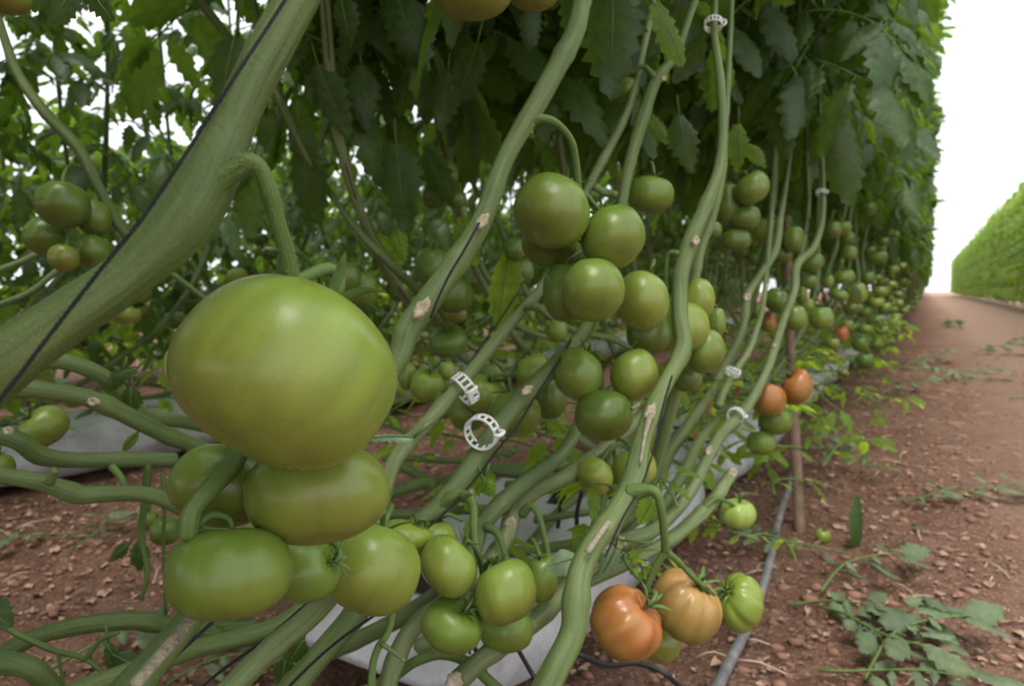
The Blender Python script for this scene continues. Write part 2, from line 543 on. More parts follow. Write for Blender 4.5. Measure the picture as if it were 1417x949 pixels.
# ------------------------------------------------------------------ leaves
def leaflet(length, width, seed, stations=11, lobe=0.3, droop=0.35, fold=0.25, wave=0.12):
    """one lobed blade along +x, face up +z"""
    r = random.Random(seed)
    v, f = [], []
    p = r.random() * 6
    tz = r.uniform(-0.25, 0.25)
    for i in range(stations + 1):
        t = i / stations
        env = math.sin(math.pi * min(1, t * 0.92 + 0.06)) ** 0.75 * (1.25 - 0.55 * t)
        lb = 1 - lobe * (i % 2) * (1 if 0 < t < 0.97 else 0)
        w = 0.5 * width * env * lb if i < stations else 0.0
        x = length * t
        z = -droop * length * t * t
        sway = tz * length * t * t * 0.4
        for sgn, q in ((-1, 1.0), (-1, 0.55), (0, 0), (1, 0.55), (1, 1.0)):
            yy = sgn * q * w * r.uniform(0.94, 1.06)
            back = 0.0 if i % 2 else 0.03 * length * q
            zz = z + fold * abs(yy) * (1 - 0.5 * q) + wave * width * 0.5 * q * math.sin(6.5 * t + p + sgn) - (0.35 * abs(yy) if q == 1 else 0)
            v.append((x + (back if 0 < i < stations else 0), yy + sway, zz))
    for i in range(stations):
        for k in range(4):
            f.append((i * 5 + k, i * 5 + k + 1, i * 5 + k + 6, i * 5 + k + 5))
    return np.array(v), f

def place(geo, pos, yaw, pitch, roll=0.0, scale=1.0):
    """turn about its own length, lift by pitch, then yaw"""
    m = Matrix.Rotation(yaw, 3, 'Z') @ Matrix.Rotation(-pitch, 3, 'Y') @ Matrix.Rotation(roll, 3, 'X')
    a = np.array(m)
    return (np.asarray(geo[0]) * scale) @ a.T + np.asarray(pos), geo[1]

def compound_leaf(seed, length=0.34, pairs=3, sizes=(0.075, 0.105, 0.095), end=0.12, sag=0.55, stations=11, small=True, flat=False, pieces=None):
    """pinnate tomato leaf growing along +x from its petiole foot at the origin"""
    r = random.Random(seed)
    g = G()
    if pieces is not None:
        keep = g.add
        def both(geo, mi=0):
            pieces.append((geo, mi)); keep(geo, mi)
        g.add = both
    def spine(t):
        x = length * t * (1 - 0.22 * t * sag)
        z = length * (0.30 * t - sag * 0.95 * t * t)
        return np.array([x, 0.03 * math.sin(t * 4 + seed), z])
    pts = [spine(t) for t in np.linspace(0, 1, 6)]
    g.add(tube(pts, np.linspace(0.0034, 0.0012, 6), 5, 2), 1)
    def pitch_at(t):
        d = spine(min(1, t + 0.03)) - spine(t - 0.03)
        return math.atan2(d[2], d[0])
    for i in range(pairs):
        t = 0.34 + 0.56 * i / max(1, pairs - 1)
        for s in (-1, 1):
            ln = sizes[i % len(sizes)] * r.uniform(0.85, 1.15)
            pos = spine(t + r.uniform(-0.02, 0.02))
            yaw = s * r.uniform(0.9, 1.35)
            pc = (pitch_at(t) * 0.5 - r.uniform(0.05, 0.65)) if not flat else r.uniform(-0.1, 0.1)
            lf = leaflet(ln, ln * r.uniform(0.5, 0.66), r.random(), stations, r.uniform(0.18, 0.36), r.uniform(0.15, 0.5) * (0.3 if flat else 1), r.uniform(0.1, 0.4))
            st = np.array([math.cos(yaw) * math.cos(pc), math.sin(yaw) * math.cos(pc), math.sin(pc)]) * 0.018
            g.add(tube([pos, pos + st], [0.0012, 0.001], 4, 1), 1)
            g.add(place(lf, pos + st, yaw, pc, s * r.uniform(-0.2, 0.5)), 0)
        if small and i < pairs - 1:
            for s in (-1, 1):
                tt = t + 0.28 / max(1, pairs - 1)
                ln = r.uniform(0.02, 0.035)
                g.add(place(leaflet(ln, ln * 0.6, r.random(), 5, 0.2), spine(tt), s * 1.3, -0.3), 0)
    lf = leaflet(end, end * r.uniform(0.55, 0.7), r.random(), stations, 0.3, 0.3 * (0.3 if flat else 1), 0.25)
    g.add(place(lf, spine(1.0), r.uniform(-0.2, 0.2), pitch_at(1.0) * (0.9 if not flat else 0.2), r.uniform(-0.4, 0.4)), 0)
    return g.geo(), g.m

def leaf_mesh(mat, *a, **k):
    g, m = compound_leaf(*a, **k)
    return mesh('leaf', g[0], g[1], [mat, M_STALK], m)

LEAVES = [leaf_mesh(M_LEAF, 100 + k, rng.uniform(0.28, 0.36), rng.choice([3, 3, 4]), sag=rng.uniform(0.45, 0.95)) for k in range(9)]
SPRIGS = [leaf_mesh(M_YOUNG, 200 + k, 0.13, 2, (0.035, 0.05), 0.055, 0.3, 7, False) for k in range(4)]
CUTS = []
for k in range(5):
    pcs = []
    compound_leaf(300 + k, rng.uniform(0.20, 0.27), 3, (0.055, 0.075, 0.07), 0.085, 0.08, 9, True, True, pcs)
    rib = G()
    for ge, mi in pcs:
        if mi == 1: rib.add(ge)
    CUTS.append((mesh('leaf_rachis', *rib.geo(), M_STALK), [mesh('leaflet', *ge, M_CUT) for ge, mi in pcs if mi == 0]))
SIMPLE = [mesh('leaf', *leaflet(1.0, 0.58, 400 + k, 11, 0.28, rng.uniform(0.05, 0.35), rng.uniform(0.05, 0.35), 0.16), M_LEAF) for k in range(4)]

# ------------------------------------------------------------------ ground
def ground():
    xs = np.concatenate([np.linspace(-60, -5, 18), np.arange(-4.6, -2.5, 0.12), np.arange(-2.5, 2.3, 0.03), np.arange(2.4, 5, 0.15), np.linspace(5.5, 60, 16)])
    ys = np.concatenate([np.linspace(-12, -1.4, 8), np.arange(-1.0, 3.4, 0.03), np.arange(3.4, 7, 0.07), np.geomspace(7.1, 160, 44)])
    X, Y = np.meshgrid(xs, ys)
    near = np.clip(1.5 - np.hypot(X + 0.3, Y - 1) / 9, 0, 1)
    Z = (vnoise(X * 1.3, Y * 1.3, 1) - 0.5) * 0.030 + ((vnoise(X * 6, Y * 6, 2) - 0.5) * 0.020 + (vnoise(X * 17, Y * 17, 3) - 0.5) * 0.016) * near
    Z += 0.014 * np.exp(-((X - 0.05) / 0.12) ** 2) * vnoise(X * 8, Y * 5, 4) - 0.012
    Z -= 0.015 * np.exp(-((X - 0.85) / 0.3) ** 2)
    nx, ny = len(xs), len(ys)
    v = np.stack([X.ravel(), Y.ravel(), Z.ravel()], 1)
    i = np.arange(ny - 1)[:, None] * nx + np.arange(nx - 1)[None, :]
    i = i.ravel()
    f = np.stack([i, i + 1, i + nx + 1, i + nx], 1)
    o = link('ground', mesh('ground', v, f.tolist(), M_SOIL))
    return tag(o, 'red brown soil of the aisle between the tomato rows', None, None, 'structure')
ground()

def gz(x, y):
    near = max(0, min(1, 1.5 - math.hypot(x + 0.3, y - 1) / 9))
    a = np.array([x]); b = np.array([y])
    z = (vnoise(a * 1.3, b * 1.3, 1) - 0.5) * 0.030 + ((vnoise(a * 6, b * 6, 2) - 0.5) * 0.020 + (vnoise(a * 17, b * 17, 3) - 0.5) * 0.016) * near
    z += 0.014 * np.exp(-((a - 0.05) / 0.12) ** 2) * vnoise(a * 8, b * 5, 4) - 0.012
    z -= 0.015 * np.exp(-((a - 0.85) / 0.3) ** 2)
    return float(z[0])

ICO_V = np.array([(0, 0, 1), (0.89, 0, 0.45), (0.28, 0.85, 0.45), (-0.72, 0.53, 0.45), (-0.72, -0.53, 0.45), (0.28, -0.85, 0.45),
                  (0.72, 0.53, -0.45), (-0.28, 0.85, -0.45), (-0.89, 0, -0.45), (-0.28, -0.85, -0.45), (0.72, -0.53, -0.45), (0, 0, -1)])
ICO_F = [(0, 1, 2), (0, 2, 3), (0, 3, 4), (0, 4, 5), (0, 5, 1), (1, 6, 2), (2, 7, 3), (3, 8, 4), (4, 9, 5), (5, 10, 1),
         (6, 7, 2), (7, 8, 3), (8, 9, 4), (9, 10, 5), (10, 6, 1), (11, 7, 6), (11, 8, 7), (11, 9, 8), (11, 10, 9), (11, 6, 10)]

def clod(p, s, r, flat=0.6):
    k = ICO_V * (1 + np.array([r.uniform(-0.28, 0.28) for _ in range(12)])[:, None])
    a = r.random() * 6.28
    c, sn = math.cos(a), math.sin(a)
    k = k @ np.array([[c, sn, 0], [-sn, c, 0], [0, 0, 1]]) * np.array([s * r.uniform(0.8, 1.4), s, s * flat])
    return k + np.asarray(p), ICO_F

def soil_spots(n, r, aisle=0.6):
    for _ in range(n):
        if r.random() < aisle:
            y = 0.6 + 6 * r.random() ** 1.8
            x = -0.42 + (1.6 if r.random() < 0.5 else 0.6) * r.random()
        else:
            y = 0.3 + 2.2 * r.random() ** 1.3
            x = r.uniform(-1.85, -0.72)
        yield x, y, gz(x, y)

r = random.Random(21)
g = G()
for x, y, z in soil_spots(9000, r):
    s = 0.0022 + 0.010 * r.random() ** 4.5
    g.add(clod((x, y, z + s * 0.2), s, r))
tag(obj('soil_clods', g.geo(), M_CLOD), 'loose crumbs and clods lying on the red soil', 'soil', None, 'stuff')

def chip(p, s, r, mat=0):
    a = r.random() * 6.28
    d = np.array([math.cos(a), math.sin(a), 0]); e = np.array([-math.sin(a), math.cos(a), 0])
    w = s * r.uniform(0.25, 0.6)
    up = np.array([0, 0, 1])
    v = []
    for i in range(4):
        t = i / 3
        ww = w * math.sin(math.pi * (0.15 + 0.8 * t)) * r.uniform(0.7, 1.2)
        c = np.asarray(p) + d * s * (t - 0.5) + up * s * (0.25 * math.sin(3 * t + r.random() * 2) * r.uniform(0, 1) + 0.05)
        v += [c - e * ww + up * r.uniform(0, 0.3) * s, c, c + e * ww + up * r.uniform(0, 0.3) * s]
    f = []
    for i in range(3):
        for q in range(2):
            f.append((i * 3 + q, i * 3 + q + 1, i * 3 + q + 4, i * 3 + q + 3))
    return v, f
g = G()
for x, y, z in soil_spots(8000, r, 0.5):
    if 0.25 < x and r.random() < 0.8: continue
    g.add(chip((x, y, z + 0.003), 0.0035 + 0.015 * r.random() ** 3, r))
tag(obj('leaf_litter', g.geo(), M_LITTER), 'dry crumbled leaf litter scattered over the red soil', 'leaf litter', None, 'stuff')
g = G()
for x, y, z in soil_spots(320, r, 0.7):
    if x > 0.3: continue
    a, l = r.random() * 6.28, r.uniform(0.02, 0.07)
    p = np.array([x, y, z + 0.004]); q = p + [l * math.cos(a), l * math.sin(a), r.uniform(0, 0.01)]
    g.add(tube([p, (p + q) / 2 + [r.uniform(-.006, .006), r.uniform(-.006, .006), 0.005], q], [0.0011, 0.0014, 0.0008], 4, 2))
tag(obj('dry_straw', g.geo(), M_STRAW), 'thin dry stalk pieces scattered along the foot of the rows', 'straw', None, 'stuff')

STONES = [(1195, 815, 13, 'small dark stone beside the trodden path, by the cut leaves'), (1375, 742, 16, 'pale pebble at the right edge of the path'),
          (1393, 880, 17, 'largest flat pale stone on the path near the right corner'), (1205, 800, 9, 'smallest stone, just behind the small dark one'),
          (1300, 790, 15, 'rounded reddish stone in the middle of the path'), (1343, 818, 18, 'brown stone beside the long single cut leaf'),
          (1020, 925, 10, 'white pebble lying close to the pipe')]
for px, py, w, lab in STONES:
    p = PG(px, py, 0.0); d = depth_of(p)
    s = 0.5 * w * d / F
    o = obj('stone', clod((p[0], p[1], gz(p[0], p[1]) + s * 0.25), s, r, 0.55), M_STONE, smooth=True)
    tag(o, lab, 'stone')

# ------------------------------------------------------------------ grow bags
def grow_bag(x, y, length, width, high, label, holes, rot=0.0):
    """pillow of white film lying along the row, slack and wrinkled"""
    nu, nv = 26, 16
    v, f = [], []
    for i in range(nu + 1):
        u = -1 + 2 * i / nu
        e = (1 - abs(u) ** 5) ** 0.55
        for k in range(nv):
            a = 2 * math.pi * k / nv
            cx = math.copysign(abs(math.cos(a)) ** 0.55, math.cos(a)) * width / 2 * (0.55 + 0.45 * e)
            cz = math.copysign(abs(math.sin(a)) ** 0.6, math.sin(a)) * high / 2 * max(e, 0.1)
            cz += (0.008 * math.sin(u * 13 + k) + 0.006 * math.sin(u * 31 + a * 3)) * e * (1 if math.sin(a) > -0.2 else 0)
            v.append((cx, u * length / 2, max(cz, -high / 2) + high / 2))
    for i in range(nu):
        for k in range(nv):
            k2 = (k + 1) % nv
            f.append((i * nv + k, i * nv + k2, (i + 1) * nv + k2, (i + 1) * nv + k))
    f.append(tuple(range(nv))[::-1]); f.append(tuple(nu * nv + k for k in range(nv)))
    t = link('grow_bag', mesh('grow_bag', v, f, M_BAG), None, (x, y, -0.004))
    t.rotation_euler = (0, 0, rot)
    tag(t, label, 'grow bag')
    for hx, hy in holes:
        n = 14
        hv = [(hx, hy, high * 0.985 - 0.012)] + [(hx + 0.052 * math.cos(6.2832 * k / n) * (1 + 0.18 * math.sin(3 * k)), hy + 0.058 * math.sin(6.2832 * k / n), high + 0.003) for k in range(n)] \
            + [(hx + 0.06 * math.cos(6.2832 * k / n), hy + 0.066 * math.sin(6.2832 * k / n), high - 0.012) for k in range(n)]
        hf = [(0, 1 + k, 1 + (k + 1) % n) for k in range(n)] + [(1 + k, 1 + n + k, 1 + n + (k + 1) % n, 1 + (k + 1) % n) for k in range(n)]
        link('planting_hole', mesh('planting_hole', hv, hf, M_PEAT), t)
    return t

BAGS = ['white grow bag nearest the camera under the lowest stems', 'second white grow bag from the front below the clipped stems', 'third white grow bag from the front under the main row',
        'fourth white grow bag from the front under the main row']
for k in range(14):
    y = 1.06 + k * 1.03
    b = grow_bag(-0.57 + rng.uniform(-0.012, 0.012), y, 0.97, 0.38, 0.13,
                 BAGS[k] if k < 4 else 'white grow bag far along the main row', [(0.02, -0.33), (-0.02, 0.0), (0.01, 0.33)], rng.uniform(-0.02, 0.02))
    if k >= 4: b['group'] = 'far grow bags of the main row'
for k in range(9):
    y = 0.1 + k * 1.03
    b = grow_bag(-2.08 + rng.uniform(-0.012, 0.012), y, 0.97, 0.42, 0.14,
                 ['white grow bag at the left end of the row behind', 'white grow bag behind the lying stems on the left', 'white grow bag seen left of the big tomato'][k] if k < 3 else 'white grow bag deep in the row behind', [(0.02, -0.3), (-0.02, 0.02), (0.01, 0.34)], rng.uniform(-0.02, 0.02))
    if k >= 3: b['group'] = 'far grow bags of the row behind'

# ------------------------------------------------------------------ plants
def put_leaf(plant, p, yaw, pitch=0.0, scale=1.0, meshes=LEAVES, roll=0.0):
    o = link('leaf', rng.choice(meshes), plant, np.asarray(p) - np.array(plant.location))
    o.rotation_euler = (roll, -pitch, yaw)
    o.scale = (scale, scale, scale * rng.uniform(0.9, 1.15))
    return o

ORD = ['nearest', 'second nearest', 'third nearest', 'fourth nearest', 'fifth nearest', 'sixth nearest', 'seventh nearest', 'eighth nearest', 'ninth nearest', 'tenth nearest', 'eleventh nearest', 'twelfth nearest',
       'thirteenth nearest', 'fourteenth nearest', 'fifteenth nearest', 'sixteenth nearest', 'seventeenth nearest', 'eighteenth nearest', 'nineteenth nearest', 'twentieth nearest']

def crowds_camera(p, near=0.9):
    if p[0] > -0.28: near = max(near, 1.2)
    q = project(p)
    return q is not None and q[2] < near and -150 < q[0] < 1560 and -260 < q[1] < 1200

def dress(plant, path, z0, z1, n, reach=1.0, near=0.9, xmax=None):
    """leaves around the upper stem, spiralling; none right in front of the lens"""
    path = np.asarray(path)
    a = rng.random() * 6.28
    made = 0
    for k in range(n):
        z = z0 + (z1 - z0) * ((k + rng.random()) / n)
        i = int(np.argmin(np.abs(path[:, 2] - z)))
        p = path[i].copy(); p[2] = z
        a += 2.4 + rng.uniform(-0.5, 0.5)
        s = reach * rng.uniform(0.8, 1.2)
        mid = p + np.array([math.cos(a), math.sin(a), -0.05]) * 0.25 * s
        if crowds_camera(mid, near) or crowds_camera(p, near * 0.8): continue
        if xmax is not None and p[0] + math.cos(a) * 0.40 * s > xmax:
            s *= 0.62
            if p[0] + math.cos(a) * 0.40 * s > xmax: continue
        put_leaf(plant, p, a, rng.uniform(-0.35, 0.35), s, LEAVES, rng.uniform(-0.3, 0.3))
        made += 1
    return made

def support_string(plant, path, radius, lo=0.0):
    """thin black cord the stem is wound on"""
    path = np.asarray(path)
    pts = [path[i] + np.array([0.012, -0.012, 0]) * (1 if (i // 4) % 2 else -1) for i in range(0, len(path), 4)]
    if len(pts) < 3: return
    obj('support_string', tube(pts, [0.0011] * len(pts), 4, 2), M_TWINE, plant)

def row_plant(x, y, lean, label, group, n_leaf, z0=0.92, top=2.75, mat=None, lower=True, base_x=None, zl=0.30, reach=1.0):
    bx = base_x if base_x is not None else x
    t = thing('tomato_plant', label, 'tomato plant', (bx, y - lean * 0.75, 0.13), group)
    j = lambda s: rng.uniform(-s, s)
    pts = []
    if lower:
        pts += [(bx, y - lean * 0.75, 0.11), (bx + j(.05), y - lean * 0.62, 0.17 + j(.03)), (bx * 0.5 + x * 0.5 + j(.04), y - lean * 0.42, zl * 0.85 + j(.05)), (x + j(.04), y - lean * 0.2, 0.44 + j(.06))]
    pts += [(x + j(.03), y - lean * 0.03, 0.68), (x + j(.03), y + lean * 0.03, 0.95)]
    pts += [(x + j(.03), y + lean * 0.06, 1.5), (x + j(.03), y + lean * 0.08 + j(.03), 2.1), (x + j(.02), y + lean * 0.08, top)]
    n = len(pts)
    rad = [0.0078] * (n - 4) + [0.0065, 0.0056, 0.0045, 0.003]
    fibre(obj('stem', tube(pts, rad, 8, 5, 0.06, 0.22, rng.random()), mat or M_STEM, t), 8)
    sp = spline(pts, 10)
    support_string(t, sp[len(sp) // 3:], 0.011)
    dress(t, sp, z0, top, n_leaf, reach, xmax=(0.03 if x > -0.5 else None) if x > -1 else None)
    return t, sp

# main row, aisle side and far side
PLANTS = []
for k in range(16):
    y = 1.62 + 0.3 * k
    lab = ORD[k] + ' leafy plant beyond the wooden stake on the aisle side of the main row'
    PLANTS.append(row_plant(-0.27 + rng.uniform(-.03, .03), y, 1, lab, 'aisle side plants of the main row', 56, reach=1.05, base_x=-0.5))
for k in range(19):
    y = 0.72 + 0.3 * k
    lab = ORD[k] + ' plant on the shaded far side of the main row, leaning toward the camera'
    PLANTS.append(row_plant(-0.70 + rng.uniform(-.04, .04), y, -1, lab, 'far side plants of the main row', 64, reach=1.1, base_x=-0.62, mat=M_OLD))
def clutter(t, x0, x1, y, n, z0, z1, s0, s1, meshes=None):
    for _ in range(n):
        p = (rng.uniform(x0, x1), y + rng.uniform(-0.17, 0.17), rng.uniform(z0, z1))
        put_leaf(t, p, rng.random() * 6.28, rng.uniform(-0.4, 0.4), rng.uniform(s0, s1), meshes or SPRIGS)
for k, (t, sp) in enumerate(PLANTS):
    if k < 16: clutter(t, -0.55, -0.2, 1.62 + 0.3 * k, 9, 0.04, 0.38, 0.7, 1.3)
    else: clutter(t, -0.85, -0.5, 0.72 + 0.3 * (k - 16), 5, 0.1, 0.4, 0.6, 1.1)
# the row behind
ROW2 = []
for k in range(13):
    y = 0.35 + 0.34 * k
    ROW2.append(row_plant(-1.86 + rng.uniform(-.05, .05), y, 1, ORD[k] + ' plant in front of the row behind, across the left soil strip', 'plants of the row behind', 38 if k < 6 else 26, z0=0.72, top=2.3, base_x=-2.02, reach=0.72 if k < 6 else 0.9))
    ROW2.append(row_plant(-2.34 + rng.uniform(-.05, .05), y + 0.15, -1, ORD[k] + ' plant at the back of the row behind, half hidden by leaves', 'back plants of the row behind', 25 if k < 6 else 22, z0=0.5, top=2.1, base_x=-2.15, reach=0.72 if k < 6 else 0.9))

for k, (t, sp) in enumerate(ROW2):
    clutter(t, -2.5, -1.75, 0.35 + 0.17 * k, 9, 0.12, 0.5, 0.8, 1.6)
    clutter(t, -2.6, -2.0, 0.35 + 0.17 * k, 5, 0.3, 0.7, 0.5, 0.8, LEAVES)

def foliage_chunk(seed, n, xw, yl, z0, z1, size, mat):
    r = random.Random(seed)
    g = G()
    for k in range(n):
        x = xw / 2 * math.copysign(r.random() ** 0.55, r.random() - 0.5)
        yy, zz = r.uniform(-yl / 2, yl / 2), z0 + (z1 - z0) * r.random() ** 0.9
        x *= 0.74 + 0.42 * float(vnoise(np.array([yy * 3.2]), np.array([zz * 2.6]), seed)[0])
        p = (x, yy, zz)
        ln = size * r.uniform(0.7, 1.3)
        g.add(place(leaflet(ln, ln * 0.62, r.random(), 5, 0.22, 0.3, 0.25), p, r.random() * 6.28, r.uniform(-1.1, 0.25), r.uniform(-0.5, 0.5)))
    return mesh('foliage', *g.geo(), mat)

CH_MAIN = [foliage_chunk(500 + k, 2000, 0.82, 1.25, 0.72, 2.9, 0.105, M_LEAF) for k in range(3)]
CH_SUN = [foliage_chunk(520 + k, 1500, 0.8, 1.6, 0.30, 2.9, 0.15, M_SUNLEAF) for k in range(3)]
CH_LOW = [foliage_chunk(540 + k, 1500, 0.85, 1.25, 0.12, 1.35, 0.105, M_LEAF) for k in range(2)]
BARE = []
for k in range(3):
    g = G()
    rr = random.Random(90 + k)
    for q in range(7):
        yy = -0.6 + 0.2 * q
        s = 0.33 * rr.choice([-1, 1])
        g.add(tube([(s * 0.3, yy - 0.5, 0.1), (s * 0.7, yy - 0.25, 0.28), (s, yy, 0.6), (s, yy + 0.05, 1.3)], [0.0078] * 4, 6, 3, 0, 0.2, q))
    BARE.append(mesh('stems', *g.geo(), M_OLD))

def chunk(x, y, meshes, label, group, sz=1.0, stems=True):
    t = thing('tomato_plant', label, 'tomato plant', (x, y, 0), group)
    f = link('foliage', rng.choice(meshes), t); f['kind'] = 'stuff'
    f.rotation_euler = (0, 0, rng.choice([0, math.pi])); f.scale = (rng.uniform(0.94, 1.05), 1, sz * rng.uniform(0.97, 1.03))
    if stems:
        s = link('stems', rng.choice(BARE), t); s['kind'] = 'stuff'
        s.rotation_euler = (0, 0, rng.choice([0, math.pi]))
    return t
y = 6.7
while y < 60:
    chunk(-0.43, y, CH_MAIN, 'stretch of tomato plants far down the main row', 'distant plants of the main row')
    y += 1.2
y = 5.2
while y < 22:
    chunk(-2.1, y, CH_MAIN, 'stretch of tomato plants far down the row behind', 'distant plants of the row behind')
    y += 1.2
for y in (-3.0, -1.8, -0.62):
    chunk(-0.47, y, CH_MAIN, 'stretch of the main row nearer than the thickest stem', 'nearest stretches of the main row')
    chunk(-2.1, y + 0.7, CH_MAIN, 'stretch of the row behind, left of the view', 'row behind left of the view')
y = -1.2
while y < 16:
    chunk(-3.75, y, CH_LOW, 'stretch of tomato plants in the third row, seen past the row behind', 'plants of the third row')
    y += 1.2
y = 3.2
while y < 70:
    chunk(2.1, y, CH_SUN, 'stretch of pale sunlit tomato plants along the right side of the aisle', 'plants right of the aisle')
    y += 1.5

# ------------------------------------------------------------------ the stems in front, one by one
def R_(w, d): return 0.5 * w * d / F

def hero_plant(label, pts, top=None, root=None, mat=None, scars=(), stalks=(), stubs=(), twine=None, leaves=0, seg=14, ridge=0.045, knots=0.14, sub=8, ws=0.68, z0=0.9, near=0.9, cork=()):
    """pts = (px, py, depth, width px) from the low end up"""
    w3 = [P(a, b, d) for a, b, d, w in pts]; rad = [R_(w, d) * ws for a, b, d, w in pts]
    if root is not None:
        root = np.array(root, dtype=float)
        tn = w3[0] - w3[1]; tn /= np.linalg.norm(tn); L0 = np.linalg.norm(root - w3[0])
        ex = [w3[0] + tn * L0 * t * (1 - t) * (1 - t) + (root - w3[0]) * t * t * (3 - 2 * t) for t in (1.0, 0.66, 0.36, 0.15)]
        w3 = ex + w3; rad = [rad[0]] * 4 + rad
    if top is not None:
        e = w3[-1]; tp = np.array(top, dtype=float)
        tn = w3[-1] - w3[-2]; tn /= np.linalg.norm(tn); L0 = np.linalg.norm(tp - e)
        w3 += [e + tn * L0 * t * (1 - t) * (1 - t) + (tp - e) * t * t * (3 - 2 * t) for t in (0.06, 0.15, 0.3, 0.5, 0.75, 1.0)]
        rad += [rad[-1] * q for q in (1, 0.95, 0.85, 0.7, 0.55, 0.35)]
    base = np.array(w3[0])
    t = thing('tomato_plant', label, 'tomato plant', base)
    st_o = obj('stem', tube(w3, rad, seg, sub, ridge, knots, rng.random()), mat or M_STEM, t)
    fibre(st_o, seg)
    sp = spline(w3, 10)
    for (px, py, d, w, h, ang) in scars:
        k = min(1.0, ws * 1.15); scar(st_o, px, py, d + (1 - k) * 0.5 * w * d / F, w * k, h * k, ang)
    for st in stalks:
        fibre(obj('fruit_stalk', tube([P(a, b, d) for a, b, d, w in st], [R_(w, d) * (0.84 if ws < 0.9 else 1) for a, b, d, w in st], 9, 6, 0.04, 0.12, rng.random()), M_STALK, t), 9)
    for st in stubs:
        obj('leaf_stub', tube([P(a, b, d) for a, b, d, w in st], [R_(w, d) * 0.85 for a, b, d, w in st], 8, 4, 0.03, 0, 1, cap='flat'), M_OLD, st_o)
    for st in cork:
        obj('corky_strip', tube([P(a, b, d) for a, b, d, w in st], [R_(w, d) for a, b, d, w in st], 8, 5, 0.12, 0.1, 2), M_BARK, st_o)
    if leaves:
        dress(t, sp, z0, float(sp[-1][2]), leaves, near=near, xmax=0.02)
    return t, sp

def scar(t, px, py, d, w, h, ang, rim=True):
    """dried wound: a pale rim and a sunken core, lying on the side of the stem; h along direction ang (degrees, up from right)"""
    c = P(px, py, d)
    a = math.radians(ang)
    ex = math.cos(a) * RIGHT + math.sin(a) * UP
    ey = -math.sin(a) * RIGHT + math.cos(a) * UP
    nv = -FWD
    n = 14
    v, f, m = [], [], []
    for ring, (s, o) in enumerate(((1.0, -0.25), (0.92, 0.06), (0.62, 0.10), (0.45, 0.02))):
        for k in range(n):
            q = 2 * math.pi * k / n
            rr = s * (1 + 0.16 * math.sin(3 * k + px))
            pinch = 1 - 0.45 * abs(math.cos(q)) ** 3
            v.append(c + (ex * math.cos(q) * h / 2 * rr + ey * math.sin(q) * w / 2 * rr * pinch + nv * o * w) * d / F)
    v.append(c)
    for ring in range(3):
        for k in range(n):
            f.append((ring * n + k, ring * n + (k + 1) % n, ring * n + n + (k + 1) % n, ring * n + n + k)); m.append(0 if ring < 2 else 1)
    for k in range(n):
        f.append((3 * n + k, 3 * n + (k + 1) % n, 4 * n)); m.append(1)
    return obj('pruning_scar', (v, f), [M_SCAR, M_SCARD], t, m)

def hairs(t, sp, rad, n, ln, seed):
    """fine hairs standing off the near stem"""
    r = random.Random(seed)
    g = G()
    sp = np.asarray(sp)
    for k in range(n):
        i = r.randrange(1, len(sp) - 2)
        tan = sp[i + 1] - sp[i - 1]; tan /= np.linalg.norm(tan)
        q = np.array([r.gauss(0, 1), r.gauss(0, 1), r.gauss(0, 1)]); q -= tan * q.dot(tan); q /= np.linalg.norm(q)
        p = sp[i] + (sp[i + 1] - sp[i]) * r.random() + q * rad[i] * 0.94
        l = ln * r.uniform(0.4, 1.3)
        e = p + (q + tan * r.uniform(-0.4, 0.4)) * l
        s = np.cross(tan, q) * 0.00006
        g.add(([p - s, p + s, e], [(0, 1, 2)]))
    o = obj('fine_hairs', g.geo(), M_HAIR, t); o['kind'] = 'stuff'

HERO = []
# the big stem crossing the upper left
s1 = [(-60, 560, 0.245, 84), (20, 490, 0.248, 84), (95, 436, 0.252, 78), (180, 377, 0.257, 74), (250, 308, 0.262, 86), (290, 240, 0.266, 84), (322, 170, 0.270, 64), (362, 88, 0.276, 62), (412, -4, 0.284, 60), (445, -70, 0.29, 58)]
p1, sp1 = hero_plant('thickest tomato stem, crossing the upper left corner with a bent fruit stalk', s1, top=(-0.12, 0.33, 1.2), root=(-0.52, -0.35, 0.13), seg=22, ridge=0.03, knots=0.05, sub=10, ws=0.93,
    stalks=[[(268, 285, 0.262, 46), (300, 252, 0.262, 38), (328, 234, 0.261, 30), (347, 224, 0.260, 26), (362, 236, 0.262, 24), (374, 268, 0.266, 24), (385, 310, 0.272, 24), (397, 350, 0.278, 23), (404, 392, 0.284, 22)],
            [(404, 392, 0.290, 20), (385, 480, 0.35, 22), (350, 580, 0.35, 26), (322, 640, 0.327, 28), (290, 676, 0.308, 27), (266, 706, 0.300, 26), (259, 744, 0.298, 25)]],
    stubs=[[(292, 236, 0.266, 66), (279, 218, 0.265, 50), (268, 206, 0.264, 28)]])
hairs(p1, spline([P(a, b, d) for a, b, d, w in s1], 12), spline([[R_(w, d)] for a, b, d, w in s1], 12)[:, 0], 4200, 0.0016, 3)
kp = [(300, 252, 0.262, 38), (347, 224, 0.260, 26), (374, 268, 0.266, 24), (397, 350, 0.278, 23), (404, 392, 0.284, 22)]
hairs(p1, spline([P(a, b, d) for a, b, d, w in kp], 10), spline([[R_(w, d)] for a, b, d, w in kp], 10)[:, 0], 1500, 0.0018, 4)

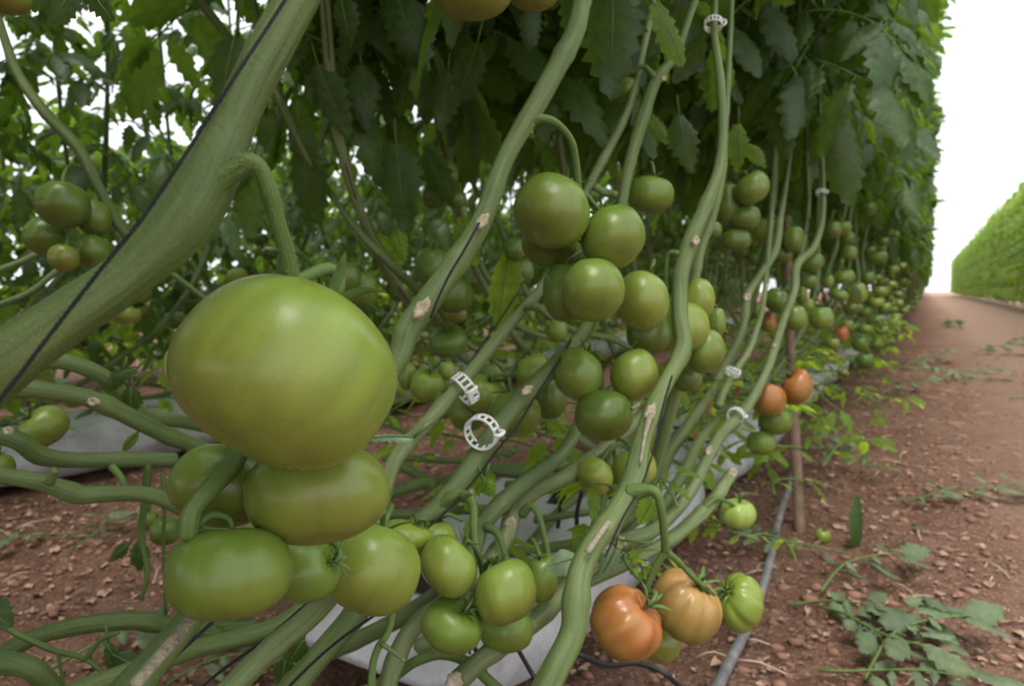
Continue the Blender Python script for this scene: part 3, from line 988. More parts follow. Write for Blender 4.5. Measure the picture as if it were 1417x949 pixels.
HERO.append(hero_plant('arching stem with two big dried scars right of the largest tomato', [
    (95, 1060, 0.29, 70), (175, 960, 0.31, 62), (262, 855, 0.345, 48), (350, 740, 0.40, 44), (470, 600, 0.455, 44), (545, 505, 0.49, 42), (562, 460, 0.50, 44), (590, 420, 0.51, 46), (635, 358, 0.525, 40), (668, 302, 0.535, 36), (700, 218, 0.55, 32), (745, 140, 0.565, 35), (775, 85, 0.575, 34), (795, 45, 0.585, 34), (806, 0, 0.60, 30)],
    ws=0.79, top=(-0.22, 0.80, 2.6), root=(-0.56, -0.3, 0.13), leaves=60,
    scars=[(583, 427, 0.487, 21, 42, 52), (667, 306, 0.518, 17, 30, 55)],
    stalks=[[(735, 168, 0.56, 20), (752, 164, 0.558, 14), (772, 172, 0.565, 13), (790, 194, 0.575, 12), (797, 225, 0.585, 13), (800, 262, 0.595, 14)]],
    cork=[[(186, 948, 0.282, 18), (228, 900, 0.302, 17), (270, 850, 0.325, 16)]]))
HERO.append(hero_plant('stem carrying the white clip nearest the largest tomato', [
    (285, 985, 0.43, 50), (372, 900, 0.46, 46), (448, 832, 0.49, 44), (512, 735, 0.54, 38), (545, 640, 0.60, 31), (590, 585, 0.63, 30), (640, 528, 0.66, 27), (700, 455, 0.70, 25), (752, 395, 0.73, 22), (790, 325, 0.76, 19), (815, 258, 0.78, 18), (835, 220, 0.79, 19), (860, 172, 0.80, 18), (873, 140, 0.81, 15), (884, 95, 0.83, 14)],
    top=(-0.27, 0.98, 2.6), root=(-0.5, -0.05, 0.13), leaves=60, mat=M_OLD,
    stubs=[[(728, 425, 0.708, 13), (739, 424, 0.700, 13), (743, 427, 0.697, 12)], [(600, 580, 0.622, 9), (580, 596, 0.612, 9), (573, 604, 0.607, 8)],
           [(823, 258, 0.772, 14), (838, 268, 0.768, 11), (848, 268, 0.764, 11), (853, 270, 0.762, 11)]]))
HERO.append(hero_plant('stem through the open ring clip, with a small heart shaped scar', [
    (375, 985, 0.50, 44), (440, 910, 0.52, 42), (505, 832, 0.55, 40), (545, 760, 0.585, 36), (585, 720, 0.605, 36), (612, 698, 0.615, 38), (650, 648, 0.635, 36), (690, 590, 0.655, 34), (730, 543, 0.675, 33), (770, 503, 0.69, 30), (812, 452, 0.71, 25), (845, 370, 0.74, 21), (860, 285, 0.77, 20), (871, 228, 0.785, 21), (890, 160, 0.80, 23), (908, 110, 0.815, 20), (934, 78, 0.83, 14), (950, 35, 0.85, 12)],
    ws=0.78, top=(-0.22, 1.1, 2.6), root=(-0.52, 0.1, 0.13), leaves=60,
    scars=[(729, 540, 0.652, 13, 22, 40), (919, 108, 0.80, 8, 10, 60)],
    stalks=[[(612, 698, 0.613, 30), (632, 686, 0.608, 24), (648, 688, 0.603, 19), (655, 705, 0.60, 15), (656, 740, 0.595, 12), (661, 768, 0.59, 11), (672, 798, 0.58, 10)],
            [(905, 106, 0.81, 12), (890, 92, 0.815, 8), (872, 102, 0.82, 7)]],
    stubs=[[(640, 686, 0.60, 14), (650, 682, 0.592, 12), (654, 680, 0.59, 12)]]))
HERO.append(hero_plant('long stem rising beside the aisle, bearing the low ripening cluster', [
    (705, 1060, 0.47, 56), (762, 940, 0.485, 50), (792, 878, 0.50, 47), (797, 838, 0.51, 49), (803, 792, 0.525, 43), (820, 755, 0.54, 40), (852, 712, 0.565, 42), (876, 668, 0.585, 44), (888, 612, 0.61, 34), (905, 562, 0.635, 32), (922, 528, 0.655, 29), (945, 482, 0.675, 32), (941, 438, 0.695, 29), (942, 382, 0.715, 29), (956, 332, 0.735, 31), (975, 288, 0.76, 26), (995, 232, 0.79, 20), (1000, 172, 0.82, 17), (996, 104, 0.86, 15), (988, 42, 0.90, 12), (990, -14, 0.94, 11)],
    ws=0.76, top=(-0.2, 1.25, 2.6), root=(-0.42, 0.12, 0.13), leaves=60,
    scars=[(963, 333, 0.715, 13, 17, 80), (900, 572, 0.612, 17, 34, 70)],
    stalks=[[(872, 682, 0.575, 34), (893, 678, 0.568, 22), (908, 682, 0.563, 16), (915, 705, 0.565, 14), (919, 738, 0.572, 14), (921, 762, 0.578, 15)],
            [(921, 762, 0.578, 14), (908, 782, 0.583, 12), (899, 803, 0.588, 10), (893, 822, 0.592, 10)],
            [(921, 762, 0.578, 13), (940, 778, 0.585, 10), (955, 795, 0.592, 9), (968, 806, 0.598, 9), (988, 824, 0.605, 8)],
            [(938, 350, 0.72, 12), (925, 352, 0.725, 8), (922, 380, 0.73, 7), (923, 425, 0.735, 7)]],
    cork=[[(812, 764, 0.518, 9), (828, 742, 0.528, 8), (842, 722, 0.540, 7)], [(900, 574, 0.614, 10), (893, 600, 0.598, 6), (886, 640, 0.58, 4)]],
    stubs=[[(884, 560, 0.63, 8), (874, 566, 0.626, 7)]]))
HERO.append(hero_plant('pale stem behind the long stem, splitting off at the round scar', [
    (900, 668, 0.86, 24), (930, 560, 0.84, 24), (952, 470, 0.82, 25), (958, 400, 0.81, 24), (968, 345, 0.82, 24), (985, 300, 0.83, 20), (1000, 240, 0.85, 14), (1003, 190, 0.88, 12)],
    top=(-0.3, 1.2, 2.5), root=(-0.5, 0.55, 0.13), leaves=34))
HERO.append(hero_plant('knobbly pale stem left of the wooden stake', [
    (905, 690, 1.03, 20), (922, 636, 1.06, 22), (945, 600, 1.08, 22), (958, 580, 1.10, 21), (985, 542, 1.14, 16), (1003, 505, 1.18, 16), (1018, 478, 1.21, 16), (1029, 450, 1.23, 16), (1033, 412, 1.25, 19), (1045, 390, 1.27, 15), (1072, 348, 1.32, 16), (1080, 300, 1.36, 13), (1086, 262, 1.40, 11)],
    top=(-0.28, 1.5, 2.6), root=(-0.5, 0.8, 0.13), leaves=50, mat=M_OLD, scars=[(1034, 411, 1.235, 13, 16, 60)]))
HERO.append(hero_plant('twisting stem that hides the orange pair and drops to a cut end', [
    (856, 752, 0.80, 38), (872, 746, 0.81, 36), (903, 734, 0.84, 30), (935, 706, 0.88, 27), (960, 672, 0.92, 26), (982, 628, 0.97, 24), (1000, 598, 1.00, 24), (1022, 578, 1.04, 24), (1043, 548, 1.09, 20), (1062, 510, 1.14, 17), (1073, 478, 1.18, 16), (1085, 440, 1.22, 15), (1099, 402, 1.27, 15), (1103, 366, 1.30, 17), (1126, 342, 1.34, 14), (1138, 300, 1.38, 12), (1138, 242, 1.42, 10), (1136, 200, 1.46, 9)],
    top=(-0.22, 1.72, 2.6), leaves=50, mat=M_OLD, scars=[(1072, 478, 1.165, 8, 9, 60), (857, 752, 0.775, 26, 26, 90), (981, 624, 0.955, 12, 20, 70)]))
HERO.append(hero_plant('slim stem under the glassy clip, ending in a cut tip', [
    (994, 562, 1.05, 17), (1002, 540, 1.08, 15), (1020, 510, 1.12, 14), (1036, 485, 1.16, 14), (1048, 452, 1.20, 13), (1056, 420, 1.24, 11), (1062, 360, 1.3, 10)],
    top=(-0.33, 1.5, 2.5), leaves=30, mat=M_OLD))

# stems that lie along the row
def vine(label, pts, mat=None, **k):
    return hero_plant(label, pts, mat=mat or M_OLD, **k)
vine('thick stem lying below the lower left tomato', [(190, 925, 0.50, 36), (248, 904, 0.53, 38), (310, 888, 0.56, 36), (380, 868, 0.58, 38), (440, 828, 0.60, 34), (520, 770, 0.66, 30)], root=(-0.75, -0.1, 0.1),
     scars=[(358, 902, 0.545, 26, 20, 20)], mat=M_STEM)
vine('cut ended stem pointing at the bottom edge', [(634, 942, 0.57, 44), (660, 918, 0.585, 40), (690, 896, 0.60, 38), (738, 862, 0.64, 38), (775, 826, 0.68, 38), (812, 790, 0.73, 32), (846, 770, 0.78, 26)], scars=[(628, 944, 0.552, 30, 34, 60)])
vine('dark arched stem over the front grow bag', [(545, 935, 0.60, 22), (575, 915, 0.60, 21), (610, 905, 0.605, 21), (645, 915, 0.61, 21), (680, 945, 0.62, 22), (720, 985, 0.64, 24)], root=(-0.52, 0.35, 0.12), mat=M_STALK)
vine('grey stem dropping behind the middle tomatoes', [(528, 985, 0.56, 42), (545, 920, 0.575, 38), (572, 868, 0.59, 38), (615, 832, 0.62, 34), (665, 790, 0.66, 32), (700, 742, 0.70, 36), (712, 706, 0.73, 38), (740, 680, 0.76, 33), (790, 655, 0.80, 32), (850, 610, 0.86, 28), (905, 560, 0.94, 22)],
     stalks=[[(722, 712, 0.72, 18), (735, 700, 0.715, 14), (746, 715, 0.71, 11), (756, 755, 0.705, 10), (760, 785, 0.70, 10)]], scars=[(706, 725, 0.70, 22, 26, 70)])
vine('light edged stem crossing behind the heart scar stem', [(655, 760, 0.66, 34), (668, 724, 0.68, 36), (700, 690, 0.71, 35), (738, 658, 0.74, 32), (775, 630, 0.78, 27), (795, 600, 0.81, 24), (806, 570, 0.84, 22)],
     stalks=[[(672, 728, 0.67, 18), (688, 738, 0.665, 13), (697, 760, 0.66, 11), (702, 780, 0.655, 10)]], root=(-0.52, 0.45, 0.13))
vine('pale stem below the pair of small round tomatoes', [(800, 780, 0.84, 24), (822, 735, 0.87, 24), (833, 690, 0.90, 22), (842, 650, 0.93, 18), (870, 580, 1.0, 15), (905, 520, 1.08, 13)], root=(-0.5, 0.6, 0.12))
vine('thin green truss stem standing at the bottom edge', [(514, 990, 0.47, 15), (515, 930, 0.475, 15), (522, 900, 0.48, 15), (538, 872, 0.485, 14), (545, 838, 0.49, 14)], mat=M_STALK,
     stubs=[[(528, 890, 0.478, 9), (548, 905, 0.474, 7), (560, 915, 0.47, 6)]])
vine('leaning stem with pale cut tip beside the hanging pale tomato', [(905, 760, 0.83, 26), (935, 742, 0.86, 28), (965, 715, 0.90, 28), (988, 692, 0.94, 26), (1004, 668, 0.98, 24), (1013, 655, 1.0, 24)], root=(-0.45, 0.55, 0.12),
     stalks=[[(975, 702, 0.91, 10), (990, 690, 0.92, 7), (1006, 694, 0.93, 6), (1020, 702, 0.94, 5)]], scars=[(1014, 655, 0.985, 17, 22, 60)])
vine('straight pale stem from the cut base to the clipped twisting stem', [(880, 760, 0.90, 24), (915, 705, 0.95, 23), (945, 655, 1.0, 22), (968, 610, 1.06, 20), (990, 580, 1.12, 17)], root=(-0.5, 0.7, 0.12))
# left
vine('upper lying stem behind the big stem on the left', [(30, 505, 0.72, 30), (80, 500, 0.73, 30), (115, 508, 0.74, 32), (150, 526, 0.76, 30), (178, 556, 0.78, 28), (205, 575, 0.80, 28), (245, 582, 0.83, 27), (330, 598, 0.92, 26)], root=(-0.95, 0.0, 0.3), mat=M_STEM)
vine('second lying stem on the left with a scarred joint', [(10, 538, 0.64, 36), (60, 540, 0.65, 34), (110, 548, 0.67, 34), (150, 562, 0.69, 36), (205, 590, 0.72, 34), (250, 610, 0.75, 32), (330, 640, 0.82, 30)], root=(-0.85, -0.1, 0.25), mat=M_STEM, scars=[(128, 556, 0.655, 22, 16, 80)])
vine('third lying stem on the left, cut square behind the tomatoes', [(-20, 605, 0.60, 38), (20, 608, 0.61, 36), (55, 630, 0.63, 36), (95, 636, 0.65, 32), (150, 636, 0.67, 30), (200, 636, 0.69, 30), (243, 637, 0.71, 30)], root=(-0.8, -0.1, 0.2), mat=M_STEM,
     stalks=[[(155, 645, 0.665, 14), (170, 665, 0.66, 10), (173, 690, 0.66, 8)], [(205, 640, 0.69, 14), (202, 680, 0.70, 13), (196, 740, 0.71, 10), (204, 790, 0.71, 9), (196, 830, 0.71, 7)], [(225, 655, 0.70, 8), (228, 690, 0.70, 7), (226, 760, 0.71, 6), (230, 850, 0.72, 6)]],
     scars=[(10, 596, 0.585, 18, 16, 60)])
vine('lowest long lying stem on the left, in front of the soil', [(-30, 656, 0.56, 34), (15, 660, 0.57, 32), (60, 668, 0.58, 34), (110, 684, 0.60, 36), (150, 683, 0.61, 32), (200, 684, 0.63, 30), (240, 698, 0.65, 30), (300, 735, 0.70, 30)], root=(-0.75, -0.1, 0.15), mat=M_STEM,
     stubs=[[(68, 668, 0.57, 16), (74, 654, 0.567, 14), (77, 650, 0.566, 13)]])
vine('dark bowed stem near the bottom left corner', [(-30, 945, 0.58, 40), (15, 898, 0.59, 36), (60, 878, 0.60, 32), (110, 866, 0.61, 34), (160, 860, 0.62, 36), (200, 860, 0.63, 34), (260, 872, 0.66, 30), (330, 880, 0.7, 28)], root=(-0.8, -0.1, 0.05), mat=M_STEM)
vine('thickest short stem in the bottom left corner', [(-40, 920, 0.50, 44), (10, 918, 0.50, 44), (48, 928, 0.50, 42), (82, 965, 0.51, 40)], root=(-0.65, -0.1, 0.05), mat=M_STEM)
vine('thin forked side shoot over the soil on the left', [(-10, 862, 0.52, 16), (30, 880, 0.525, 13), (75, 900, 0.53, 11), (118, 912, 0.535, 9), (150, 938, 0.54, 8)], root=(-0.68, 0.0, 0.05), mat=M_STALK,
     stalks=[[(118, 912, 0.535, 8), (140, 885, 0.54, 7), (165, 875, 0.54, 6)], [(80, 902, 0.53, 6), (84, 925, 0.53, 5), (88, 945, 0.53, 4)]])
# background stems in the middle
MID = [([(530, 634, 1.18, 15), (570, 634, 1.2, 15), (640, 637, 1.22, 14), (720, 622, 1.26, 13)], 'thin lying stem, uppermost of the tangle behind the clips'),
       ([(535, 640, 1.02, 18), (565, 650, 1.03, 20), (600, 668, 1.04, 22), (640, 662, 1.06, 22), (680, 648, 1.1, 20), (760, 650, 1.15, 18)], 'sagging lying stem in the tangle behind the clips'),
       ([(530, 690, 0.96, 20), (560, 676, 0.97, 22), (590, 668, 0.98, 22), (600, 672, 0.98, 22)], 'short square cut lying stem right of the big cluster'),
       ([(650, 650, 1.0, 22), (690, 652, 1.02, 22), (730, 654, 1.04, 22), (790, 640, 1.08, 20), (860, 612, 1.15, 18)], 'straight lying stem in the tangle, near the crumpled leaf'),
       ([(525, 712, 0.88, 22), (580, 712, 0.9, 20), (625, 706, 0.92, 20), (680, 705, 0.95, 20)], 'lowest lying stem of the tangle, above the middle tomatoes'),
       ([(700, 672, 0.98, 18), (760, 668, 1.0, 20), (800, 672, 1.02, 20), (860, 690, 1.05, 18)], 'lying stem crossing over the second grow bag'),
       ([(740, 720, 0.93, 15), (790, 712, 0.95, 14), (850, 705, 0.98, 13)], 'thin woody runner lying across the white film')]
for pts, lab in MID:
    vine(lab, pts, root=None, mat=M_STEM)
# dark stems that lean the other way at the back of the main row
BACK = [([(700, 500, 1.15, 12), (650, 478, 1.12, 12), (615, 450, 1.10, 13), (582, 408, 1.08, 15), (545, 370, 1.06, 16), (505, 330, 1.05, 14), (470, 285, 1.05, 13), (440, 240, 1.05, 12), (415, 190, 1.06, 11)], (-0.75, 0.62, 2.4), 'dark leaning stem behind the largest tomato and its scarred neighbour'),
        ([(765, 470, 1.3, 11), (712, 448, 1.24, 12), (690, 405, 1.2, 14), (668, 372, 1.18, 13), (640, 300, 1.17, 11), (622, 240, 1.18, 10)], (-0.72, 1.0, 2.4), 'dark leaning stem left of the backlit leaf'),
        ([(900, 500, 1.4, 12), (850, 470, 1.36, 13), (790, 455, 1.32, 13), (740, 420, 1.3, 13), (715, 375, 1.28, 11), (690, 310, 1.27, 11), (655, 255, 1.27, 10), (640, 200, 1.28, 9)], (-0.73, 1.2, 2.4), 'dark leaning stem right of the backlit leaf'),
        ([(330, 450, 0.92, 11), (280, 410, 0.88, 11), (225, 368, 0.85, 13), (170, 318, 0.82, 20), (135, 255, 0.80, 20), (108, 205, 0.79, 22), (62, 155, 0.78, 22), (24, 100, 0.78, 18), (2, 40, 0.78, 16), (-20, -20, 0.78, 15)], (-0.98, 0.45, 2.0), 'dark stem behind the small cluster at the upper left'),
        ([(430, 230, 1.0, 12), (380, 135, 0.95, 12), (335, 75, 0.92, 15), (300, 30, 0.90, 17), (268, -8, 0.88, 18)], (-0.8, 0.5, 2.0), 'dark stem coming down behind the top of the thickest stem'),
        ([(-10, 378, 0.95, 14), (30, 362, 0.97, 13), (55, 350, 0.99, 12), (90, 340, 1.0, 10)], None, 'pale shoot under the small cluster at the left edge'),
        ([(-10, 425, 0.98, 13), (40, 405, 1.0, 13), (75, 378, 1.02, 12), (110, 350, 1.05, 10)], None, 'lower pale shoot under the small cluster at the left edge')]
for pts, tp, lab in BACK:
    hero_plant(lab, pts, top=tp, leaves=60 if tp and tp[0] > -0.79 else 0, z0=0.9, near=0.9,
               stalks=[[(115, 232, 0.80, 9), (100, 228, 0.80, 7), (90, 238, 0.79, 6), (86, 256, 0.78, 6)]] if 'small cluster at the upper left' in lab else ())

# ------------------------------------------------------------------ tomatoes in front, one by one
def T(*a, **k):
    k.setdefault('seed', rng.randrange(9999)); k.setdefault('lobes', rng.choice([4, 5, 5, 6])); k.setdefault('rib', rng.uniform(0.012, 0.032))
    return tomato(*a, **k)
FG, MG = 'foreground tomato cluster', 'middle tomato cluster at the bottom'
n1 = P(385, 560, 0.355)
T(392, 516, 307, 271, 0.292, 'light', 'largest tomato of all, smooth yellow green, filling the left centre', axis=(0.42, 0.78, 0.46), hi=True, lobes=3, rib=0.03, seed=4, sq=0.86, skew=0.05, to=P(404, 392, 0.30), dimple=0.16, spread=0.9)
T(440, 682, 198, 148, 0.335, 'light', 'broad green tomato right under the largest one', axis=(-0.25, 0.85, 0.45), hi=True, lobes=4, rib=0.02, seed=9, to=n1)
T(308, 672, 140, 120, 0.345, 'mid', 'green tomato behind the bent stalk, left under the largest one', axis=(0.1, 0.8, 0.6), hi=True, lobes=4, rib=0.02, seed=13, to=n1)
T(317, 792, 170, 131, 0.308, 'mid', 'squat green tomato hanging lowest of the foreground cluster', axis=(-0.12, 0.95, 0.25), hi=True, lobes=4, rib=0.02, seed=23, to=P(259, 742, 0.30), sepals=False, sq=0.86, skew=0.03)
T(418, 788, 100, 92, 0.40, 'mid', 'shaded green tomato wedged between the lowest two big ones', axis=(0.9, 0.35, -0.1), seed=5, to=P(440, 740, 0.42))
T(250, 510, 46, 62, 0.48, 'yellow', 'sliver of a yellow green tomato left behind the largest one', sepals=False)
T(514, 787, 136, 130, 0.46, 'light', 'round glossy tomato at the bottom, right of the foreground cluster', axis=(0.25, 0.8, 0.5), hi=True, lobes=4, rib=0.015, seed=31, to=P(540, 705, 0.50))
b = P(668, 806, 0.575)
T(560, 742, 78, 48, 0.56, 'yellow', 'pale yellow green tomato peeping over the round glossy one', axis=(0.5, 0.8, 0.2), to=P(590, 730, 0.57))
T(602, 752, 62, 62, 0.60, 'light', 'half hidden tomato behind the small upper one of the middle cluster', to=P(640, 720, 0.6))
T(620, 783, 80, 86, 0.54, 'light', 'upper left tomato of the middle cluster with a tiny brown nick', axis=(0.55, 0.7, 0.3), to=b)
T(700, 819, 86, 94, 0.54, 'light', 'upright tomato in the front of the middle cluster', axis=(-0.3, 0.85, 0.3), to=b)
T(626, 864, 88, 74, 0.545, 'mid', 'lower left tomato of the middle cluster with spread sepals', axis=(0.45, 0.75, -0.35), to=b, rib=0.03, lobes=6)
T(701, 872, 74, 54, 0.60, 'mid', 'shaded tomato beneath the upright one of the middle cluster', to=b)
T(750, 800, 44, 66, 0.63, 'mid', 'narrow tomato at the right back of the middle cluster', axis=(-0.2, 0.95, 0), to=P(735, 745, 0.66), rib=0.03)
c = P(800, 262, 0.60); c2 = P(820, 350, 0.66)
T(763, 292, 106, 103, 0.585, 'mid', 'biggest tomato of the upper middle cluster, top left of it', axis=(0.4, 0.75, 0.4), hi=True, rib=0.014, seed=41, to=c)
T(848, 329, 90, 90, 0.60, 'mid', 'shiny tomato at the top right of the upper middle cluster', axis=(-0.3, 0.8, 0.5), seed=42, to=c)
T(760, 338, 78, 66, 0.64, 'deep', 'dark shaded tomato under the biggest of the upper middle cluster', axis=(0.3, 0.7, 0.6), to=c2)
T(821, 402, 86, 87, 0.585, 'mid', 'front tomato at the bottom of the upper middle cluster', axis=(-0.1, 0.8, 0.5), seed=44, to=c2)
T(784, 405, 66, 80, 0.615, 'deep', 'tomato tucked behind the bottom front one of the upper middle cluster', to=c2)
e = P(923, 425, 0.73)
T(888, 416, 74, 82, 0.67, 'light', 'pale tomato left of the long stem, under the shiny one', axis=(0.3, 0.85, 0.3), seed=45, to=P(905, 360, 0.72))
T(898, 462, 62, 54, 0.72, 'deep', 'dark tomato in the gap below the pale one left of the long stem', to=e)
T(963, 418, 50, 66, 0.75, 'light', 'upper tomato half behind the long stem on its right', axis=(-0.4, 0.8, 0.3), to=e)
T(941, 455, 80, 74, 0.74, 'light', 'tomato crossed by the long stem at its middle', axis=(-0.2, 0.9, 0.3), to=e)
T(976, 486, 56, 62, 0.75, 'mid', 'lowest bright tomato just right of the long stem', axis=(-0.4, 0.8, 0.3), to=e)
T(990, 447, 26, 42, 0.80, 'mid', 'narrow tomato peeping out behind the pair right of the long stem', to=e)
T(950, 522, 42, 40, 0.80, 'deep', 'dark tomato under the lowest bright one right of the long stem', to=e)
h = P(832, 515, 0.72)
T(800, 518, 68, 76, 0.68, 'mid', 'left tomato of the hanging trio in the centre', axis=(0.5, 0.8, 0.2), to=h)
T(878, 519, 67, 75, 0.68, 'light', 'right tomato of the hanging trio in the centre', axis=(-0.4, 0.85, 0.3), to=h)
T(835, 575, 80, 72, 0.665, 'deep', 'bottom tomato of the hanging trio in the centre', axis=(0.05, 0.85, 0.5), to=h, seed=48)
h2 = P(705, 525, 0.80)
T(738, 516, 50, 56, 0.80, 'light', 'bright tomato above the heart scar stem', axis=(-0.3, 0.9, 0), to=h2)
T(712, 573, 74, 66, 0.74, 'mid', 'large tomato crossed by the heart scar stem', axis=(-0.1, 0.85, 0.4), to=h2, seed=50)
T(760, 548, 50, 62, 0.82, 'deep', 'shaded tomato at the right behind the heart scar stem', to=h2)
T(668, 546, 60, 56, 0.80, 'light', 'pale tomato just right of the nearest white clip', axis=(0.4, 0.7, -0.2), to=h2)
T(648, 572, 50, 48, 0.82, 'deep', 'shaded tomato between the two white clips', to=h2)
T(681, 518, 30, 32, 0.92, 'mid', 'small round tomato above the nearest white clip', to=h2)
T(614, 562, 30, 36, 0.92, 'mid', 'dim tomato under the stem, left of the nearest white clip', to=P(620, 540, 0.94))
q = P(602, 510, 1.02)
T(564, 520, 26, 40, 0.98, 'light', 'leftmost of the small ribbed tomatoes beside the largest one', rib=0.05, lobes=6, to=q)
T(591, 533, 48, 48, 0.96, 'light', 'roundest of the small tomatoes beside the largest one', axis=(0.2, 0.8, -0.3), to=q)
T(618, 513, 24, 26, 1.0, 'pale', 'small pale tomato behind the nearest clip, catching light', to=q)
T(900, 269, 64, 50, 0.80, 'mid', 'wide tomato hanging alone between two upper stems', axis=(0.1, 0.95, -0.1), rib=0.035, lobes=4, to=P(898, 225, 0.82))
q = P(1020, 275, 1.12)
T(1041, 260, 46, 48, 1.08, 'mid', 'top tomato of the cluster right of the long stem', axis=(-0.4, 0.8, 0), to=q)
T(1005, 282, 38, 56, 1.12, 'deep', 'upright dark tomato half behind the long stem near its top', to=q)
T(1030, 300, 44, 34, 1.11, 'deep', 'middle tomato of the cluster right of the long stem', to=q)
T(1018, 332, 42, 30, 1.12, 'deep', 'flat bottom tomato of the cluster right of the long stem', to=q)
T(985, 318, 26, 24, 1.0, 'deep', 'small tomato wedged in the fork of the long stem', to=P(990, 300, 1.0))
q = P(1078, 305, 1.42)
T(1060, 320, 33, 36, 1.38, 'mid', 'left tomato of the pair astride the knobbly stem', to=q)
T(1098, 331, 28, 36, 1.40, 'mid', 'right tomato of the pair astride the knobbly stem', to=q)
T(1083, 352, 26, 24, 1.43, 'deep', 'small dark tomato below the pair astride the knobbly stem', to=q)
q = P(1095, 545, 1.24)
T(1062, 552, 48, 50, 1.20, 'orange', 'left one of the two orange tomatoes beside the twisting stem', axis=(0.3, 0.9, -0.1), rib=0.05, lobes=7, to=q)
T(1102, 535, 41, 51, 1.22, 'orange', 'right one of the two orange tomatoes beside the twisting stem', axis=(-0.5, 0.75, -0.1), rib=0.02, lobes=5, crease=0.12, to=q)
T(1073, 581, 46, 40, 1.24, 'mid', 'green tomato right under the two orange ones', to=q)
T(1053, 613, 38, 32, 1.24, 'mid', 'green tomato lowest below the orange pair', to=P(1050, 590, 1.25))
q = P(1098, 410, 1.40)
T(1075, 416, 34, 36, 1.32, 'deep', 'dark oval tomato left of the upper twisting stem', axis=(0.5, 0.8, 0), to=q)
T(1063, 447, 20, 26, 1.36, 'turning', 'brownish turning tomato behind the slim clipped stem', to=q)
T(1100, 440, 33, 34, 1.36, 'mid', 'round green tomato beside the top of the stake', to=q)
T(1136, 440, 34, 31, 1.40, 'mid', 'round green tomato right of the stake', to=P(1128, 415, 1.45))
T(1108, 406, 16, 28, 1.45, 'mid', 'half hidden tomato right behind the twisting stem', to=q)
T(1116, 422, 20, 18, 1.5, 'light', 'small pale tomato between the two round ones at the stake', to=q)
T(1047, 432, 18, 22, 1.45, 'light', 'little yellowish tomato left of the brownish turning one', to=q)
q = P(850, 610, 0.86)
T(822, 659, 52, 54, 0.80, 'yellow', 'small egg shaped yellow green tomato over the white film', axis=(0.5, 0.7, 0.4), to=q)
T(877, 648, 62, 54, 0.82, 'yellow', 'yellow green tomato crossed by the long stem, low down', axis=(-0.1, 0.9, 0.2), to=q)
T(852, 678, 26, 32, 0.86, 'olive', 'dim tomato behind the egg shaped one', to=q)
M1, M2, M3 = P(893, 822, 0.595), P(962, 806, 0.60), P(990, 826, 0.61)
T(866, 862, 102, 100, 0.575, 'orange', 'deepest orange tomato, ribbed, at the bottom right of the cluster stalk', axis=(0.62, 0.68, -0.30), hi=True, rib=0.05, lobes=8, seed=61, to=M1, sq=0.85)
T(949, 838, 96, 96, 0.615, 'amber', 'amber tomato with a deep cleft, second from the left in the low ripening cluster', axis=(0.38, 0.86, -0.25), hi=True, rib=0.055, lobes=9, seed=62, to=M2, crease=0.22, sq=0.85)
T(1023, 834, 62, 80, 0.64, 'light', 'green ribbed tomato at the right end of the low ripening cluster', axis=(-0.80, 0.48, -0.28), hi=True, rib=0.06, lobes=6, seed=63, to=M3)
T(908, 886, 66, 62, 0.66, 'olive', 'green tomato hidden under the deepest orange one', axis=(0.3, 0.8, 0.5), to=M1)
T(1021, 711, 50, 40, 0.95, 'pale', 'pale green tomato hanging alone above the pipe', axis=(0.05, 0.97, -0.15), rib=0.055, lobes=7, to=P(1026, 688, 0.95))
T(1139, 742, 21, 19, 1.38, 'light', 'tiny green tomato hanging just above the soil by the stake', axis=(0, 0.97, -0.2), to=P(1143, 715, 1.38), rib=0.03)
q = P(95, 308, 0.82)
for a in [(88, 284, 69, 62, 0.765, 'deep', 'topmost tomato of the dark cluster at the upper left'), (131, 302, 44, 50, 0.80, 'deep', 'right tomato of the dark cluster at the upper left'),
          (63, 328, 58, 50, 0.80, 'deep', 'left tomato of the dark cluster at the upper left'), (127, 348, 50, 46, 0.79, 'deep', 'lower right tomato of the dark cluster at the upper left'),
          (88, 357, 40, 37, 0.75, 'olive', 'smallest tomato at the bottom of the dark cluster at the upper left')]:
    T(*a, to=q, axis=(0.0, 0.9, 0.3))
T(62, 590, 62, 58, 0.80, 'light', 'tomato with dark sepals in front of the white bag on the left', axis=(-0.55, 0.7, -0.45), to=P(35, 570, 0.8), spread=1.2)
T(-2, 648, 40, 40, 0.72, 'olive', 'tomato cut by the left edge below a lying stem', to=P(0, 620, 0.72))
q = P(612, 345, 1.05)
T(600, 371, 54, 54, 1.0, 'deep', 'dark tomato behind the upper scarred stem', to=q)
T(627, 408, 56, 48, 1.02, 'deep', 'dark tomato right behind the big dried scar', to=q)
T(630, 434, 34, 24, 1.06, 'olive', 'low dull tomato under the dark pair behind the scarred stem', to=q)
q = P(492, 370, 0.98)
T(474, 384, 52, 46, 0.92, 'deep', 'left dark tomato above the shoulder of the largest one', to=q)
T(504, 402, 40, 50, 0.94, 'deep', 'right dark tomato above the shoulder of the largest one', to=q)
T(480, 416, 40, 36, 0.97, 'deep', 'dark tomato lowest above the shoulder of the largest one', to=q)
q = P(615, 220, 1.15)
T(617, 241, 36, 36, 1.12, 'deep', 'upper dark tomato deep in the leaves left of the upper cluster', to=q)
T(600, 272, 32, 34, 1.16, 'deep', 'left lower dark tomato deep in the leaves', to=q)
T(632, 276, 28, 26, 1.14, 'deep', 'right lower dark tomato deep in the leaves', to=q)
T(655, -14, 110, 72, 0.55, 'olive', 'underside of a big tomato at the top edge, left one', to=P(690, -60, 0.6))
T(738, -22, 80, 66, 0.57, 'olive', 'underside of a tomato at the top edge, right one', to=P(700, -60, 0.6))
